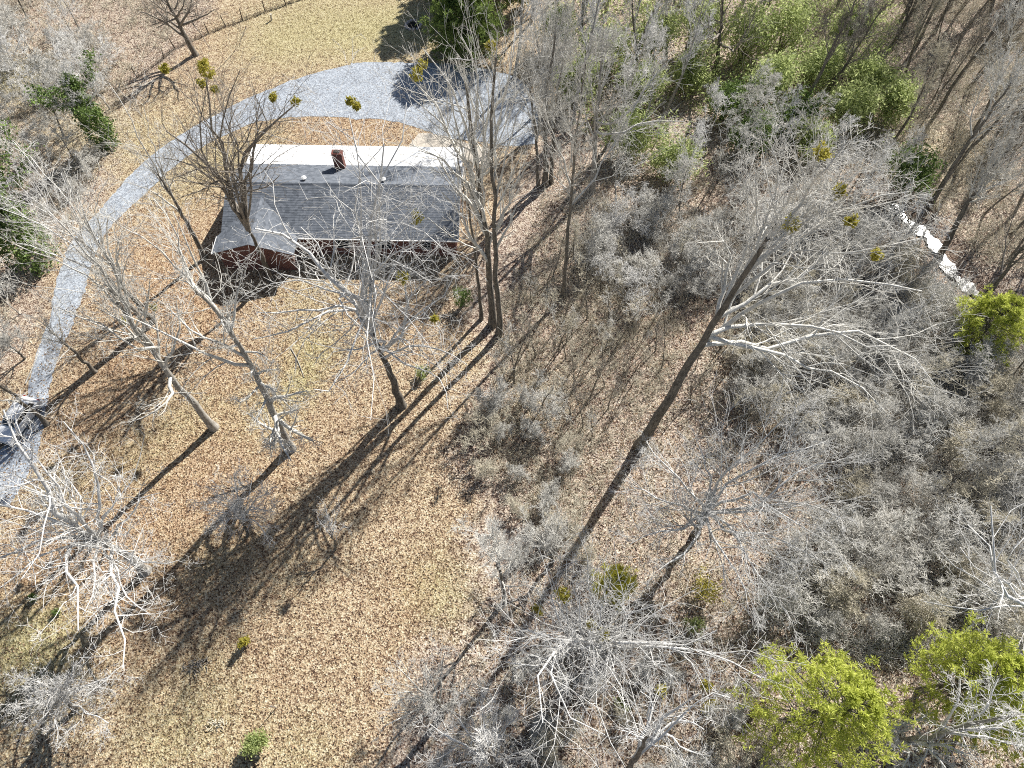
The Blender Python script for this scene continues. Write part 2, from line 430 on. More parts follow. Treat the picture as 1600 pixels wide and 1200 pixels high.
def slope(name, lo0, lo1, hi0, hi1, n, parent, mat, thick=.05):
    """stepped shingle courses from the eave edge (lo0-lo1) up to the ridge edge (hi0-hi1)"""
    lo0, lo1, hi0, hi1 = map(Vector, (lo0, lo1, hi0, hi1))
    nrm = (lo1 - lo0).cross(hi0 - lo0).normalized()
    if nrm.z < 0: nrm = -nrm
    m = MB()
    for k in range(n):
        a, c = k / n, (k + 1) / n
        p0, p1 = lo0.lerp(hi0, a), lo1.lerp(hi1, a); q0, q1 = lo0.lerp(hi0, c), lo1.lerp(hi1, c)
        m.hexa([p0 - nrm * thick, p1 - nrm * thick, q1 - nrm * thick, q0 - nrm * thick], [p0 + nrm * .02, p1 + nrm * .02, q1 + nrm * .008, q0 + nrm * .008])
    return m.build(name, mat, parent)
roof = slope('roof', (X0, YE, ZE), (X1, YE, ZE), (X0, YR, ZR), (X1, YR, ZR), 22, house, shing)
roof['label'] = 'dark grey shingle slope facing the lawn'
slope('rear_slope', (X1, YB, ZB), (X0, YB, ZB), (X1, YR, ZR), (X0, YR, ZR), 18, roof, shing)
MB().prism([(YR - .16, ZR - .02), (YR, ZR + .06), (YR + .16, ZR - .02)], 'x', X0 - .02, X1 + .02).build('ridge_cap', shing, roof)
# cross wing
WXR, WXL, WXE, WY = -24.7 - HX, -28.65 - HX, -20.75 - HX, 44.3 - HY
ZWR = ZE + (WXE - WXR) * PIT; YM = YE + (ZWR - ZE) / PIT
slope('wing_slope', (WXE, WY, ZE + .01), (WXE, YE, ZE + .01), (WXR, WY, ZWR), (WXR, YM, ZWR), 15, roof, shing)
slope('wing_slope', (WXL, YE, ZE + .01), (WXL, WY, ZE + .01), (WXR, YM, ZWR), (WXR, WY, ZWR), 15, roof, shing)
# walls
wl = MB()
ov = .4
zt = ZE - .06
wl.box(X0 + ov, X1 - ov, YE + ov, YB - .35, -.3, zt)
wl.prism([(YE + ov, zt), (YB - .35, zt), (YB - .35, ZB - .1), (YR, ZR - .1)], 'x', X0 + ov, X0 + ov + .2)
wl.prism([(YE + ov, zt), (YB - .35, zt), (YB - .35, ZB - .1), (YR, ZR - .1)], 'x', X1 - ov - .2, X1 - ov)
wl.box(WXL + ov, WXE - ov, WY + ov, YE + ov - .003, -.3, zt - .01)
wl.prism([(WXL + ov, zt), (WXE - ov, zt), (WXR, ZWR - .12)], 'y', WY + ov, WY + ov + .2)
wl.build('wall', brick, house)
MB().box(WXE + .02, X1, YE - .12, YE - .01, ZE - .13, ZE - .01).build('gutter', white, house)
MB().box(WXL - .1, WXL, WY, YE, ZE - .13, ZE - .01).build('gutter', white, house)
g = MB(); g.hexa([(X1, YE, ZE - .2), (X1 + .03, YE, ZE - .2), (X1 + .03, YR, ZR - .2), (X1, YR, ZR - .2)], [(X1, YE, ZE - .01), (X1 + .03, YE, ZE - .01), (X1 + .03, YR, ZR), (X1, YR, ZR)])
g.hexa([(X1, YR, ZR - .2), (X1 + .03, YR, ZR - .2), (X1 + .03, YB, ZB - .2), (X1, YB, ZB - .2)], [(X1, YR, ZR), (X1 + .03, YR, ZR), (X1 + .03, YB, ZB), (X1, YB, ZB)])
g.build('fascia', white, house)
for wx, wz0, wz1, ww in ((-8.4, .95, 2.25, 1.0), (-12.6, .95, 2.25, 1.5), (-16.6, .95, 2.25, 1.5)):
    cx = wx - HX; y = YE + ov
    f = MB()
    f.box(cx - ww / 2, cx - ww / 2 + .08, y - .05, y + .02, wz0, wz1); f.box(cx + ww / 2 - .08, cx + ww / 2, y - .05, y + .02, wz0, wz1)
    f.box(cx - ww / 2 + .08, cx + ww / 2 - .08, y - .05, y + .02, wz1 - .08, wz1); f.box(cx - ww / 2 + .08, cx + ww / 2 - .08, y - .05, y + .02, wz0, wz0 + .08)
    f.box(cx - ww / 2 + .08, cx + ww / 2 - .08, y - .04, y + .02, (wz0 + wz1) / 2 - .03, (wz0 + wz1) / 2 + .03)
    wi = f.build('window', white, house)
    MB().box(cx - ww / 2 + .08, cx + ww / 2 - .08, y - .02, y - .004, wz0 + .08, wz1 - .08).build('pane', glass, wi)
# rear porch roof: white metal, low pitch, ribbed
PX0, PX1 = X0 + .5, X1 - .2
y0, y1, z0, z1 = YB - .25, 59.55 - HY, ZB + .02, 2.62
p = MB(); p.hexa([(PX0, y0, z0 - .05), (PX1, y0, z0 - .05), (PX1, y1, z1 - .05), (PX0, y1, z1 - .05)], [(PX0, y0, z0 + .05), (PX1, y0, z0 + .05), (PX1, y1, z1 + .05), (PX0, y1, z1 + .05)])
k = 0
x = PX0 + .02
while x < PX1 - .05:
    p.hexa([(x, y0, z0 + .05), (x + .04, y0, z0 + .05), (x + .04, y1, z1 + .05), (x, y1, z1 + .05)], [(x + .01, y0, z0 + .08), (x + .03, y0, z0 + .08), (x + .03, y1, z1 + .08), (x + .01, y1, z1 + .08)])
    x += .61
pr = p.build('porch_roof', whitemetal, house); pr['label'] = 'white metal porch roof along the far side'
for q in np.linspace(PX0 + .3, PX1 - .3, 7):
    MB().box(q - .06, q + .06, y1 - .35, y1 - .23, 0, z1 - .06).build('porch_post', white, house)
MB().box(PX0, PX1, YB - .3, y1 - .1, -.2, .12).build('porch_floor', conc, house)
# chimney
cx, cy = -17.75 - HX, 55.6 - HY
ch = MB().box(cx - .5, cx + .5, cy - .35, cy + .35, 2.2, 5.35)
ch.box(cx - .56, cx + .56, cy - .41, cy + .41, 5.12, 5.28)
cho = ch.build('chimney', brick, roof)
MB().box(cx - .46, cx + .46, cy - .31, cy + .31, 5.35, 5.47).build('chimney_cap', plain('mortar', (.42, .40, .37), .9), cho) if False else None
o = MB().box(cx - .3, cx + .3, cy - .18, cy + .18, 5.351, 5.42).build('flue', plain('soot_dark', (.04, .035, .03), .95), roof)
for vx in (-20.7, -12.8):
    x, y = vx - HX, 52.55 - HY; z = ZR - (y - YR) * PIT
    vb = MB().cyl((x, y, z - .1), (x, y, z + .28), .16, 12).build('roof_vent', greymetal, roof)
    MB().cyl((x, y, z + .28), (x, y, z + .34), .27, 14).cyl((x, y, z + .34), (x, y, z + .44), .27, 14, .08).build('vent_cap', white, roof)
    # keep the two-level depth: the cap is a sibling of its pipe

# ------------------------------------------------------------------ CAR
def car():
    c = G(34, 662)
    a = math.atan2(-.957, -.30)      # heading
    root = empty('parked_car', (c[0], c[1], .02), 'white car parked on the gravel driveway at the left edge', 'car', rz=a)
    root.scale = (.93, .93, .93)
    wp = plain('white_car_paint', (.78, .79, .80), .25, .03); wp.node_tree.nodes['Principled BSDF'].inputs['Coat Weight'].default_value = .5
    blk = plain('black_rubber', (.025, .025, .027), .8, .2); gls = glass
    L = 2.38; W = .93
    prof = [(-L, .42), (-L + .04, .95), (-L + .22, 1.06), (-1.0, 1.08), (.75, 1.06), (.95, 1.02), (1.9, .92), (L - .12, .78), (L, .55), (L - .05, .32), (-L + .1, .30)]
    b_ = MB()
    rows = [(-W, .06), (-W + .07, 0.0), (W - .07, 0.0), (W, .06)]
    Vv = []
    for y, sh in rows:
        s = 1 - sh * .35
        Vv += [(px * s, y, (pz - .6) * (1 - sh * 2.0) + .6) for px, pz in prof]
    n = len(prof); Fc = [tuple(range(n)), tuple(range(4 * n - 1, 3 * n - 1, -1))]
    for r in range(3):
        Fc += [(r * n + i, (r + 1) * n + i, (r + 1) * n + (i + 1) % n, r * n + (i + 1) % n) for i in range(n)]
    body = b_.add(Vv, Fc).build('body', wp, root, False, .025)
    # cabin glass and roof
    zb, zr = 1.05, 1.60
    base = [(-2.05, -.82, zb), (.92, -.82, zb), (.92, .82, zb), (-2.05, .82, zb)]
    top = [(-1.72, -.66, zr), (.22, -.66, zr), (.22, .66, zr), (-1.72, .66, zr)]
    MB().hexa(base, top).build('cabin', wp, root, False, .03)
    MB().hexa([(-1.76, -.70, zr - .01), (.26, -.70, zr - .01), (.26, .70, zr - .01), (-1.76, .70, zr - .01)], [(-1.62, -.6, zr + .05), (.10, -.6, zr + .05), (.10, .6, zr + .05), (-1.62, .6, zr + .05)]).build('roof', wp, root, True, .02)
    def panel(name, quad, off):
        q = [Vector(v) for v in quad]; nn = (q[1] - q[0]).cross(q[3] - q[0]).normalized(); off = Vector(off)
        if nn.dot(off) < 0: nn = -nn
        MB().hexa([v - nn * .02 for v in q], [v + nn * .012 for v in q]).build(name, gls, root)
    def lerp3(a, b, s): return tuple(np.array(a) + (np.array(b) - np.array(a)) * s)
    def wallquad(b0, b1, t0, t1, s0, s1, h0=.08, h1=.9):
        e0, e1 = lerp3(b0, b1, s0), lerp3(b0, b1, s1); f0, f1 = lerp3(t0, t1, s0), lerp3(t0, t1, s1)
        return [lerp3(e0, f0, h0), lerp3(e1, f1, h0), lerp3(e1, f1, h1), lerp3(e0, f0, h1)]
    panel('windscreen', wallquad(base[1], base[2], top[1], top[2], .06, .94), (1, 0, 1))
    panel('rear_window', wallquad(base[3], base[0], top[3], top[0], .08, .92), (-1, 0, 1))
    for s, (i0, i1) in ((-1, (0, 1)), (1, (3, 2))):
        for s0, s1 in ((.06, .30), (.33, .58), (.61, .88)):
            panel('side_window', wallquad(base[i0], base[i1], top[i0], top[i1], s0, s1, .1, .88), (0, s, .3))
        MB().box(.62, .80, s * .93, s * 1.10, 1.02, 1.16).build('wing_mirror', wp, root, False, .02)
        MB().box(L - .22, L - .05, s * .55, s * .84, .66, .80).build('headlight', greymetal, root, False, .02)
        MB().box(-L - .01, -L + .1, s * .62, s * .86, .72, .98).build('tail_light', plain('red_lens', (.35, .02, .02), .3), root, False, .01)
        MB().box(-.5, -.3, s * .935, s * .955, .86, .90).build('door_handle', greymetal, root)
        for wx in (-1.42, 1.45):
            wh = MB().cyl((wx, s * .72, .33), (wx, s * .945, .33), .335, 20).build('wheel', blk, root, True)
            MB().cyl((wx, s * .946, .33), (wx, s * .957, .33), .2, 14).build('rim', greymetal, wh)
    MB().box(L - .03, L + .02, -.6, .6, .44, .60).build('grille', blk, root)
    MB().box(-L - .02, -L + .02, -.26, .26, .55, .68).build('number_plate', white, root)
    MB().box(-1.5, .0, -.62, -.58, zr + .07, zr + .10).box(-1.5, .0, .58, .62, zr + .07, zr + .10).build('roof_rail', greymetal, root)
car()

# ------------------------------------------------------------------ BRANCHING
def norm(a): return a / np.maximum(np.linalg.norm(a, axis=-1, keepdims=True), 1e-9)
def tubes(P, Rd, S):
    Nn, K, _ = P.shape
    T = np.empty_like(P); T[:, 1:-1] = P[:, 2:] - P[:, :-2] if K > 2 else T[:, 1:-1]
    T[:, 0] = P[:, 1] - P[:, 0]; T[:, -1] = P[:, -1] - P[:, -2]
    T = norm(T)
    D = norm(P[:, -1] - P[:, 0])[:, None]
    ref = np.where(np.abs(D[..., 2:3]) < .8, np.array([0, 0, 1.]), np.array([1., 0, 0]))
    U = norm(np.cross(T, np.broadcast_to(ref, T.shape))); W = np.cross(T, U)
    an = np.arange(S) * 2 * math.pi / S
    V = P[:, :, None] + Rd[:, :, None, None] * (np.cos(an)[None, None, :, None] * U[:, :, None] + np.sin(an)[None, None, :, None] * W[:, :, None])
    idx = np.arange(Nn * K * S).reshape(Nn, K, S); nx_ = np.roll(idx, -1, axis=2)
    Fq = np.stack([idx[:, :-1], nx_[:, :-1], nx_[:, 1:], idx[:, 1:]], -1).reshape(-1, 4)
    return V.reshape(-1, 3), Fq
class TB:
    def __init__(s): s.V = []; s.F = []; s.n = 0
    def add(s, P, Rd, S):
        if len(P) == 0: return
        V, Fq = tubes(P, Rd, S); s.V.append(V); s.F.append(Fq + s.n); s.n += len(V)
    def mesh(s, name): return mesh_np(name, np.concatenate(s.V), [np.concatenate(s.F)])
def grow(P, Rd, n, ratio, ang, trop, K, wig, g, t0=.25, t1=1.0, rr=.6, Lmin=.3, tip=.35, Rmin=.01, Labs=None, taper=.55):
    Nn, K0, _ = P.shape
    Lp = np.linalg.norm(np.diff(P, axis=1), axis=2).sum(1)
    tt = t0 + (t1 - t0) * (np.arange(n)[None] + g.random((Nn, n))) / n
    x = np.clip(tt * (K0 - 1), 0, K0 - 1.001); i0 = x.astype(int); f = (x - i0)[..., None]
    ar = np.arange(Nn)[:, None]
    p = P[ar, i0] * (1 - f) + P[ar, i0 + 1] * f
    r0 = Rd[ar, i0] * (1 - f[..., 0]) + Rd[ar, i0 + 1] * f[..., 0]
    T = norm(P[ar, i0 + 1] - P[ar, i0])
    q = g.normal(size=T.shape); q = norm(q - (q * T).sum(-1, keepdims=True) * T)
    A = np.radians(ang) * (g.random((Nn, n)) * .7 + .65)
    d = norm(np.cos(A)[..., None] * T + np.sin(A)[..., None] * q)
    L = (ratio * Lp[:, None] if Labs is None else Labs) * (1.0 - taper * (tt - t0) / max(t1 - t0, .01)) * (.65 + .7 * g.random((Nn, n)))
    L = np.maximum(L, Lmin)
    out = np.empty((Nn, n, K, 3)); out[:, :, 0] = p
    for k in range(1, K):
        d = norm(d + np.array([0, 0, trop]) + wig * g.normal(size=d.shape))
        out[:, :, k] = out[:, :, k - 1] + d * (L / (K - 1))[..., None]
    r = np.maximum(r0 * rr, Rmin)
    Ro = r[..., None] * (1 - (1 - tip) * np.linspace(0, 1, K))
    return out.reshape(-1, K, 3), np.maximum(Ro.reshape(-1, K), Rmin * .75)
def resample(pts, K):
    pts = np.array(smooth_poly(pts, 8)); s = np.concatenate([[0], np.cumsum(np.linalg.norm(np.diff(pts, axis=0), axis=1))])
    q = np.linspace(0, s[-1], K)
    return np.stack([np.interp(q, s, pts[:, j]) for j in range(3)], 1)

def crown_mesh(limbs, style, seed, hgt, tw=1.0):
    """limbs: list of (P[K,3], R[K]) already placed; returns the TB with the limbs and everything growing from them"""
    g = np.random.default_rng(seed); tb = TB()
    P1 = np.stack([l[0] for l in limbs]); R1 = np.stack([l[1] for l in limbs])
    st = dict(n2=7, n3=6, n4=4, a2=48, a3=50, a4=48, tr=.10, wig=.22, r2=.5, r3=.5, r4=.55, l2=None)
    st.update(style)
    P2, R2 = grow(P1, R1, st['n2'], st['r2'], st['a2'], st['tr'], 5, st['wig'], g, .18, 1, .5, .6, .3, .016 * tw)
    P3, R3 = grow(P2, R2, st['n3'], st['r3'], st['a3'], st['tr'], 4, st['wig'], g, .15, 1, .6, .4, .4, .0115 * tw)
    P4, R4 = grow(P3, R3, st['n4'], st['r4'], st['a4'], st['tr'], 3, st['wig'], g, .15, 1, .7, .25, .5, .0115 * tw)
    tb.add(P1, R1, 6); tb.add(P2, R2, 4); tb.add(P3, R3, 3); tb.add(P4[:, ::2], R4[:, ::2], 3)
    return tb, (P1, P2, P3, P4)
def auto_limbs(trunkP, trunkR, n, L, ang, trop, seed, t0=.4, wig=.13, K=8, rr=.55):
    g = np.random.default_rng(seed)
    P, Rr = grow(trunkP[None], trunkR[None], n, 1, ang, trop, K, wig, g, t0, 1, rr, .5, .25, .02, Labs=L, taper=.45)
    return [(P[i], Rr[i]) for i in range(len(P))]
def flare(P, R, r0):
    return R
def leaf_cloud(cent, per, spread, size, g, asp=.5, flat=.0, tintlo=None):
    """leaf-sized rhombi scattered round each centre; returns V, F, tint"""
    n = len(cent) * per
    c = np.repeat(cent, per, axis=0) + g.normal(size=(n, 3)) * spread
    d = norm(g.normal(size=(n, 3))); e = norm(np.cross(d, g.normal(size=(n, 3)) + np.array([0, 0, flat])))
    s = size * (.6 + .8 * g.random((n, 1)))
    V = np.stack([c - d * s, c + e * s * asp, c + d * s, c - e * s * asp], 1).reshape(-1, 3)
    Fq = np.arange(n * 4).reshape(n, 4)
    tint = np.clip(np.repeat(g.random(len(cent)), per) * .55 + g.random(n) * .55, 0, 1)
    return V, Fq, np.repeat(tint, 4)
def leaf_obj(name, V, Fq, tint, mat, parent=None):
    me = mesh_np(name, V, [Fq], False)
    a = me.attributes.new('tint', 'FLOAT', 'POINT'); a.data.foreach_set('value', tint.astype(np.float32))
    return obj(name, me, mat, parent)

PROTOS_USED = []
def hero(base, trunk, r, limbs, label, seed, style={}, auto=None, top=None, tmat=None, cmat=None, group=None, mist=(), tw=.9, rtop=.25, extra=None):
    """a bare tree surveyed from the photo: trunk and main limbs stand where the photo shows them"""
    b0 = G(*base); b0[2] = float(tz(b0[0], b0[1]))
    pts = [np.array([0, 0, -.3])]
    for q in trunk:
        p = G(q[0], q[1], q[2]) if len(q) == 3 else near(b0, q[0], q[1])
        pts.append(p - b0)
    tp = resample(pts, 14)
    hgt = tp[-1, 2]
    s = np.linspace(0, 1, 14)
    tr = r * (1 - (1 - rtop) * s) ; tr[0] *= 1.5; tr[1] *= 1.08
    g = np.random.default_rng(seed)
    tp[1:-1, :2] += g.normal(size=(12, 2)) * .06
    root = empty('bare_tree', b0, label, 'tree', group)
    tt = TB(); tt.add(tp[None], tr[None], 9)
    ls = []
    for lm in limbs:
        q = [p if False else G(*p) - b0 for p in lm[1:]]
        # limb starts on the trunk at the height given first
        h0 = lm[0] if not isinstance(lm[0], tuple) else lm[0][0]
        k = np.interp(h0, tp[:, 2], np.arange(14)); i0 = int(min(k, 12.999)); f = k - i0
        st = tp[i0] * (1 - f) + tp[i0 + 1] * f; rs = (tr[i0] * (1 - f) + tr[i0 + 1] * f)
        if isinstance(lm[0], tuple): rs = lm[0][1] / .75
        P = resample([st] + q, 8)
        P[1:-1] += g.normal(size=(6, 3)) * np.linalg.norm(P[-1] - P[0]) * .012
        ls.append((P, np.maximum(rs * .75 * (1 - .8 * np.linspace(0, 1, 8)), .025)))
    if auto:
        ls += auto_limbs(tp, tr, auto[0], auto[1], auto[2], auto[3], seed + 1, auto[4] if len(auto) > 4 else .4)
    # leader
    ls.append((resample([tp[-2], tp[-1], tp[-1] + (tp[-1] - tp[-3]) * .35], 8), np.linspace(tr[-2] * .9, .02, 8)))
    tb, lv = crown_mesh(ls, style, seed + 2, hgt, tw)
    obj('trunk', tt.mesh('trunk'), tmat or BARK, root)
    obj('crown', tb.mesh('crown'), cmat or TWIG, root)
    for (u, v, h, rad) in mist:
        c = G(u, v, h) - b0
        # sit the clump on the nearest limb point
        Q = np.concatenate([lv[1].reshape(-1, 3), lv[2].reshape(-1, 3)]); uu, vv = project(Q + b0)
        j = int(np.argmin((uu - u) ** 2 + (vv - v) ** 2)); c = Q[j]
        gg = np.random.default_rng(int(u))
        cc = c + norm(gg.normal(size=(40, 3))) * rad * (gg.random((40, 1)) ** .4) * .8
        V, Fq, ti = leaf_cloud(cc, 9, rad * .15, .085, gg)
        leaf_obj('mistletoe', V, Fq, ti, MISTLE, root)
    return root

SPREAD = dict(n2=8, n3=6, n4=4, wig=.30, a2=52, a3=52, a4=50, tr=.04)
BROOM = dict(n2=8, n3=6, n4=4, wig=.12, a2=34, a3=34, a4=32, tr=.14)
UP = dict(n2=8, n3=6, n4=4, wig=.16, a2=40, a3=42, a4=40, tr=.10)

hero((1000, 695), [(1062, 595), (1125, 490), (1200, 372)], .44,
     [(15, (1200, 462, 21), (1300, 440, 23), (1440, 455, 23)), (17, (1240, 535, 16), (1330, 520, 17), (1410, 545, 16), (1460, 600, 14)),
      (18, (1200, 505, 18), (1300, 520, 19), (1400, 540, 19)), (20, (1260, 415, 22), (1320, 395, 24), (1440, 372, 25)),
      (22, (1260, 370, 26), (1330, 320, 28), (1420, 300, 29)), ((26, .12), (1255, 315, 29), (1290, 262, 32), (1320, 225, 33)), (24, (1280, 330, 28), (1340, 270, 30)), (21, (1180, 350, 25), (1185, 300, 28), (1180, 265, 29)),
      (18, (1260, 570, 15), (1320, 590, 14), (1380, 640, 13)), (23, (1240, 300, 28), (1250, 250, 31)), (25, (1300, 300, 29), (1380, 250, 31)), (20, (1140, 390, 23), (1090, 380, 24)),
      (24, (1210, 310, 28), (1215, 255, 30), (1200, 215, 31))],
     'tallest bare tree in the brush, long dark trunk and wide crown spreading right', 101, dict(n2=9, n3=7, n4=5, wig=.2, a2=42, a3=44, a4=42, tr=.05), tw=.9, rtop=.26, cmat=TWIG,
     mist=[(1283, 240, 27, .55), (1235, 350, 24, .5), (1330, 340, 25, .4), (1366, 405, 22, .4), (1310, 300, 26, .4)])
hero((1086, 838), [(1100, 808), (1112, 778)], .34,
     [((4.5, .16), (1095, 830, 6.5), (1062, 872, 7.5), (1030, 890, 8)), (5, (1150, 722, 10), (1200, 687, 13), (1230, 650, 15)), (5, (1111, 745, 9), (1108, 738, 10), (1090, 690, 12)),
      (5, (1150, 800, 7), (1210, 770, 9), (1260, 730, 10), (1310, 720, 10)), (5, (1160, 795, 7), (1250, 785, 8), (1320, 815, 8)), (5, (1140, 830, 7), (1210, 840, 8), (1290, 880, 8)),
      (5, (1130, 815, 7), (1190, 900, 8), (1230, 960, 8)), (4.5, (1060, 790, 7), (1020, 775, 8), (985, 760, 8)), (5, (1070, 820, 7), (1020, 830, 8), (985, 850, 8)),
      (5, (1120, 850, 8), (1160, 910, 8.5), (1170, 960, 8)), (5, (1170, 770, 8), (1230, 810, 9), (1300, 850, 9)), (5, (1160, 740, 9), (1230, 705, 11), (1290, 690, 11)), (5, (1075, 760, 8), (1030, 720, 9), (1010, 690, 9))],
     'wide pale tree with a forked broken top, seen almost from straight above', 102, dict(n2=11, n3=8, n4=5, wig=.2, a2=40, a3=42, a4=42, tr=.05), cmat=TWIGW)
hero((948, 1025), [(946, 1018), (935, 1008)], .42,
     [((8, .2), (925, 1000, 9), (905, 1003, 10), (880, 1003, 11), (862, 1000, 12), (825, 985, 12)), ((8, .17), (900, 1003, 9), (868, 1015, 11), (856, 1050, 13), (845, 1085, 14), (848, 1130, 14)),
      ((8, .14), (868, 1015, 11), (856, 1052, 12), (873, 1088, 12), (905, 1135, 12), (945, 1148, 11)), ((8, .16), (960, 1000, 9), (1010, 1010, 9), (1075, 1007, 10), (1120, 985, 11)),
      ((8, .13), (1020, 1010, 9), (1078, 1008, 10), (1130, 1035, 10), (1190, 1060, 9)), ((8, .13), (923, 985, 11), (925, 1020, 10), (932, 1055, 9)), ((7, .14), (955, 1010, 8), (953, 1035, 9), (945, 1065, 9)),
      ((8, .12), (910, 990, 11), (912, 960, 13), (905, 935, 14)), ((8, .12), (885, 985, 11), (870, 960, 13), (860, 930, 13)), ((8, .12), (845, 1035, 11), (815, 1045, 12), (790, 1035, 12)), ((8, .1), (940, 980, 11), (940, 945, 12))],
     'knotted white limbed tree with mistletoe at the bottom middle, limbs hooking down the picture', 103, dict(n2=10, n3=7, n4=4, wig=.28, a2=48, tr=.05), cmat=TWIGW, tmat=BARK,
     mist=[(880, 930, 13, .5), (838, 950, 12, .45), (945, 990, 12, .5), (925, 975, 12, .4), (928, 1015, 10, .35), (1042, 1080, 9, .4), (1106, 1070, 9, .4)])
hero((962, 1235), [(985, 1195), (1012, 1150)], .26,
     [((10, .15), (1030, 1130, 13), (1046, 1120, 14), (1070, 1098, 15), (1092, 1085, 16)), ((10, .13), (1012, 1145, 12), (1012, 1120, 13), (1020, 1085, 14)), ((11, .1), (1030, 1140, 12), (1060, 1165, 12), (1090, 1178, 11)),
      ((12, .1), (1055, 1125, 13), (1100, 1140, 13)), ((11, .09), (1020, 1100, 14), (1000, 1080, 15)), ((12, .08), (1095, 1090, 16), (1140, 1090, 16))],
     'pale forked tree rising from below the bottom edge, right of the knotted tree', 104, dict(n2=7, n3=4, n4=3, wig=.26), cmat=TWIGW)
hero((1372, 1168), [(1420, 1158), (1462, 1148), (1520, 1130), (1585, 1118)], .26,
     [(3, (1395, 1140, 4), (1430, 1125, 5), (1465, 1110, 6)), (5, (1440, 1160, 6), (1480, 1165, 8), (1520, 1185, 9)), (7, (1490, 1110, 10), (1500, 1060, 11)), (9, (1530, 1150, 11), (1600, 1165, 12)),
      (10, (1540, 1110, 13), (1560, 1060, 14)), (3, (1400, 1150, 4), (1385, 1130, 5)), (6, (1470, 1190, 8), (1500, 1230, 8)), (10, (1580, 1140, 13), (1630, 1160, 14)), (4, (1420, 1180, 6), (1410, 1200, 6))],
     'pale leaning tree by the bottom right corner, crossing in front of the right hand pine', 105, dict(n2=8, n3=6, n4=4, wig=.2, tr=.02), tmat=BARKP, cmat=TWIGW)
hero((1660, 965), [(1640, 955, 8)], .3,
     [((8, .2), (1600, 946, 12), (1585, 935, 13), (1562, 908, 14), (1556, 880, 15), (1553, 850, 16), (1548, 790, 17)), ((8, .15), (1562, 908, 14), (1558, 872, 15), (1540, 848, 15), (1512, 820, 14)), ((9, .13), (1568, 870, 14), (1585, 850, 15), (1610, 830, 15)),
      ((9, .12), (1585, 930, 12), (1575, 915, 13), (1580, 900, 14)), ((9, .1), (1600, 930, 12), (1590, 900, 13), (1575, 880, 13)), ((10, .09), (1560, 905, 13), (1530, 890, 13), (1500, 855, 12))],
     'blue grey tree reaching in from the right edge above the pines', 106, dict(n2=6, n3=4, n4=3, wig=.24), cmat=TWIGW)
# the twin trunks beside the house
hero((770, 505), [(763, 400), (752, 310), (738, 215), (728, 130)], .34,
     [(9, (735, 370, 13), (715, 330, 16), (690, 300, 18)), (12, (720, 300, 17), (690, 255, 20), (655, 235, 21)), (13, (715, 270, 19), (670, 235, 22), (640, 225, 22)), (15, (715, 230, 21), (680, 180, 25), (640, 150, 26)), (16, (700, 200, 23), (670, 150, 26), (630, 110, 28)),
      (18, (720, 160, 25), (690, 110, 28), (660, 75, 29)), (19, (745, 160, 25), (740, 100, 28), (720, 55, 30)), (11, (790, 330, 15), (805, 290, 18)), (17, (760, 190, 23), (790, 130, 26), (800, 70, 28)), (14, (730, 260, 20), (712, 200, 23), (700, 140, 26))],
     'tall twin tree left trunk beside the house, grey broom crown over the gravel pad', 107, dict(n2=7, n3=4, n4=3, wig=.12, a2=36, a3=36, a4=34, tr=.12), auto=(5, 6.5, 35, .1, .5), tw=.7,
     mist=[(640, 115, 27, .5), (660, 105, 27, .35), (770, 75, 27, .4)])
hero((779, 522), [(775, 420), (772, 330), (770, 250), (770, 150), (775, 90)], .27,
     [(12, (790, 360, 14), (808, 320, 16)), (14, (800, 300, 18), (830, 250, 21)), (17, (795, 230, 22), (820, 160, 25)), (19, (780, 180, 24), (800, 100, 28), (805, 50, 29)), (18, (755, 200, 23), (745, 120, 27), (740, 60, 29)), (20, (770, 120, 27), (765, 50, 30))],
     'tall twin tree right trunk standing in front of its partner beside the house', 108, dict(BROOM, n2=6, n3=4, n4=2), auto=(4, 5.5, 35, .1, .5), tw=.7)
hero((752, 498), [(745, 420), (735, 340), (720, 280), (712, 220)], .17, [], 'slim tree close on the left of the tall twin trunks', 109, dict(BROOM, n2=5, n3=4, n4=2), auto=(6, 4.5, 38, .1, .35), tw=.7)
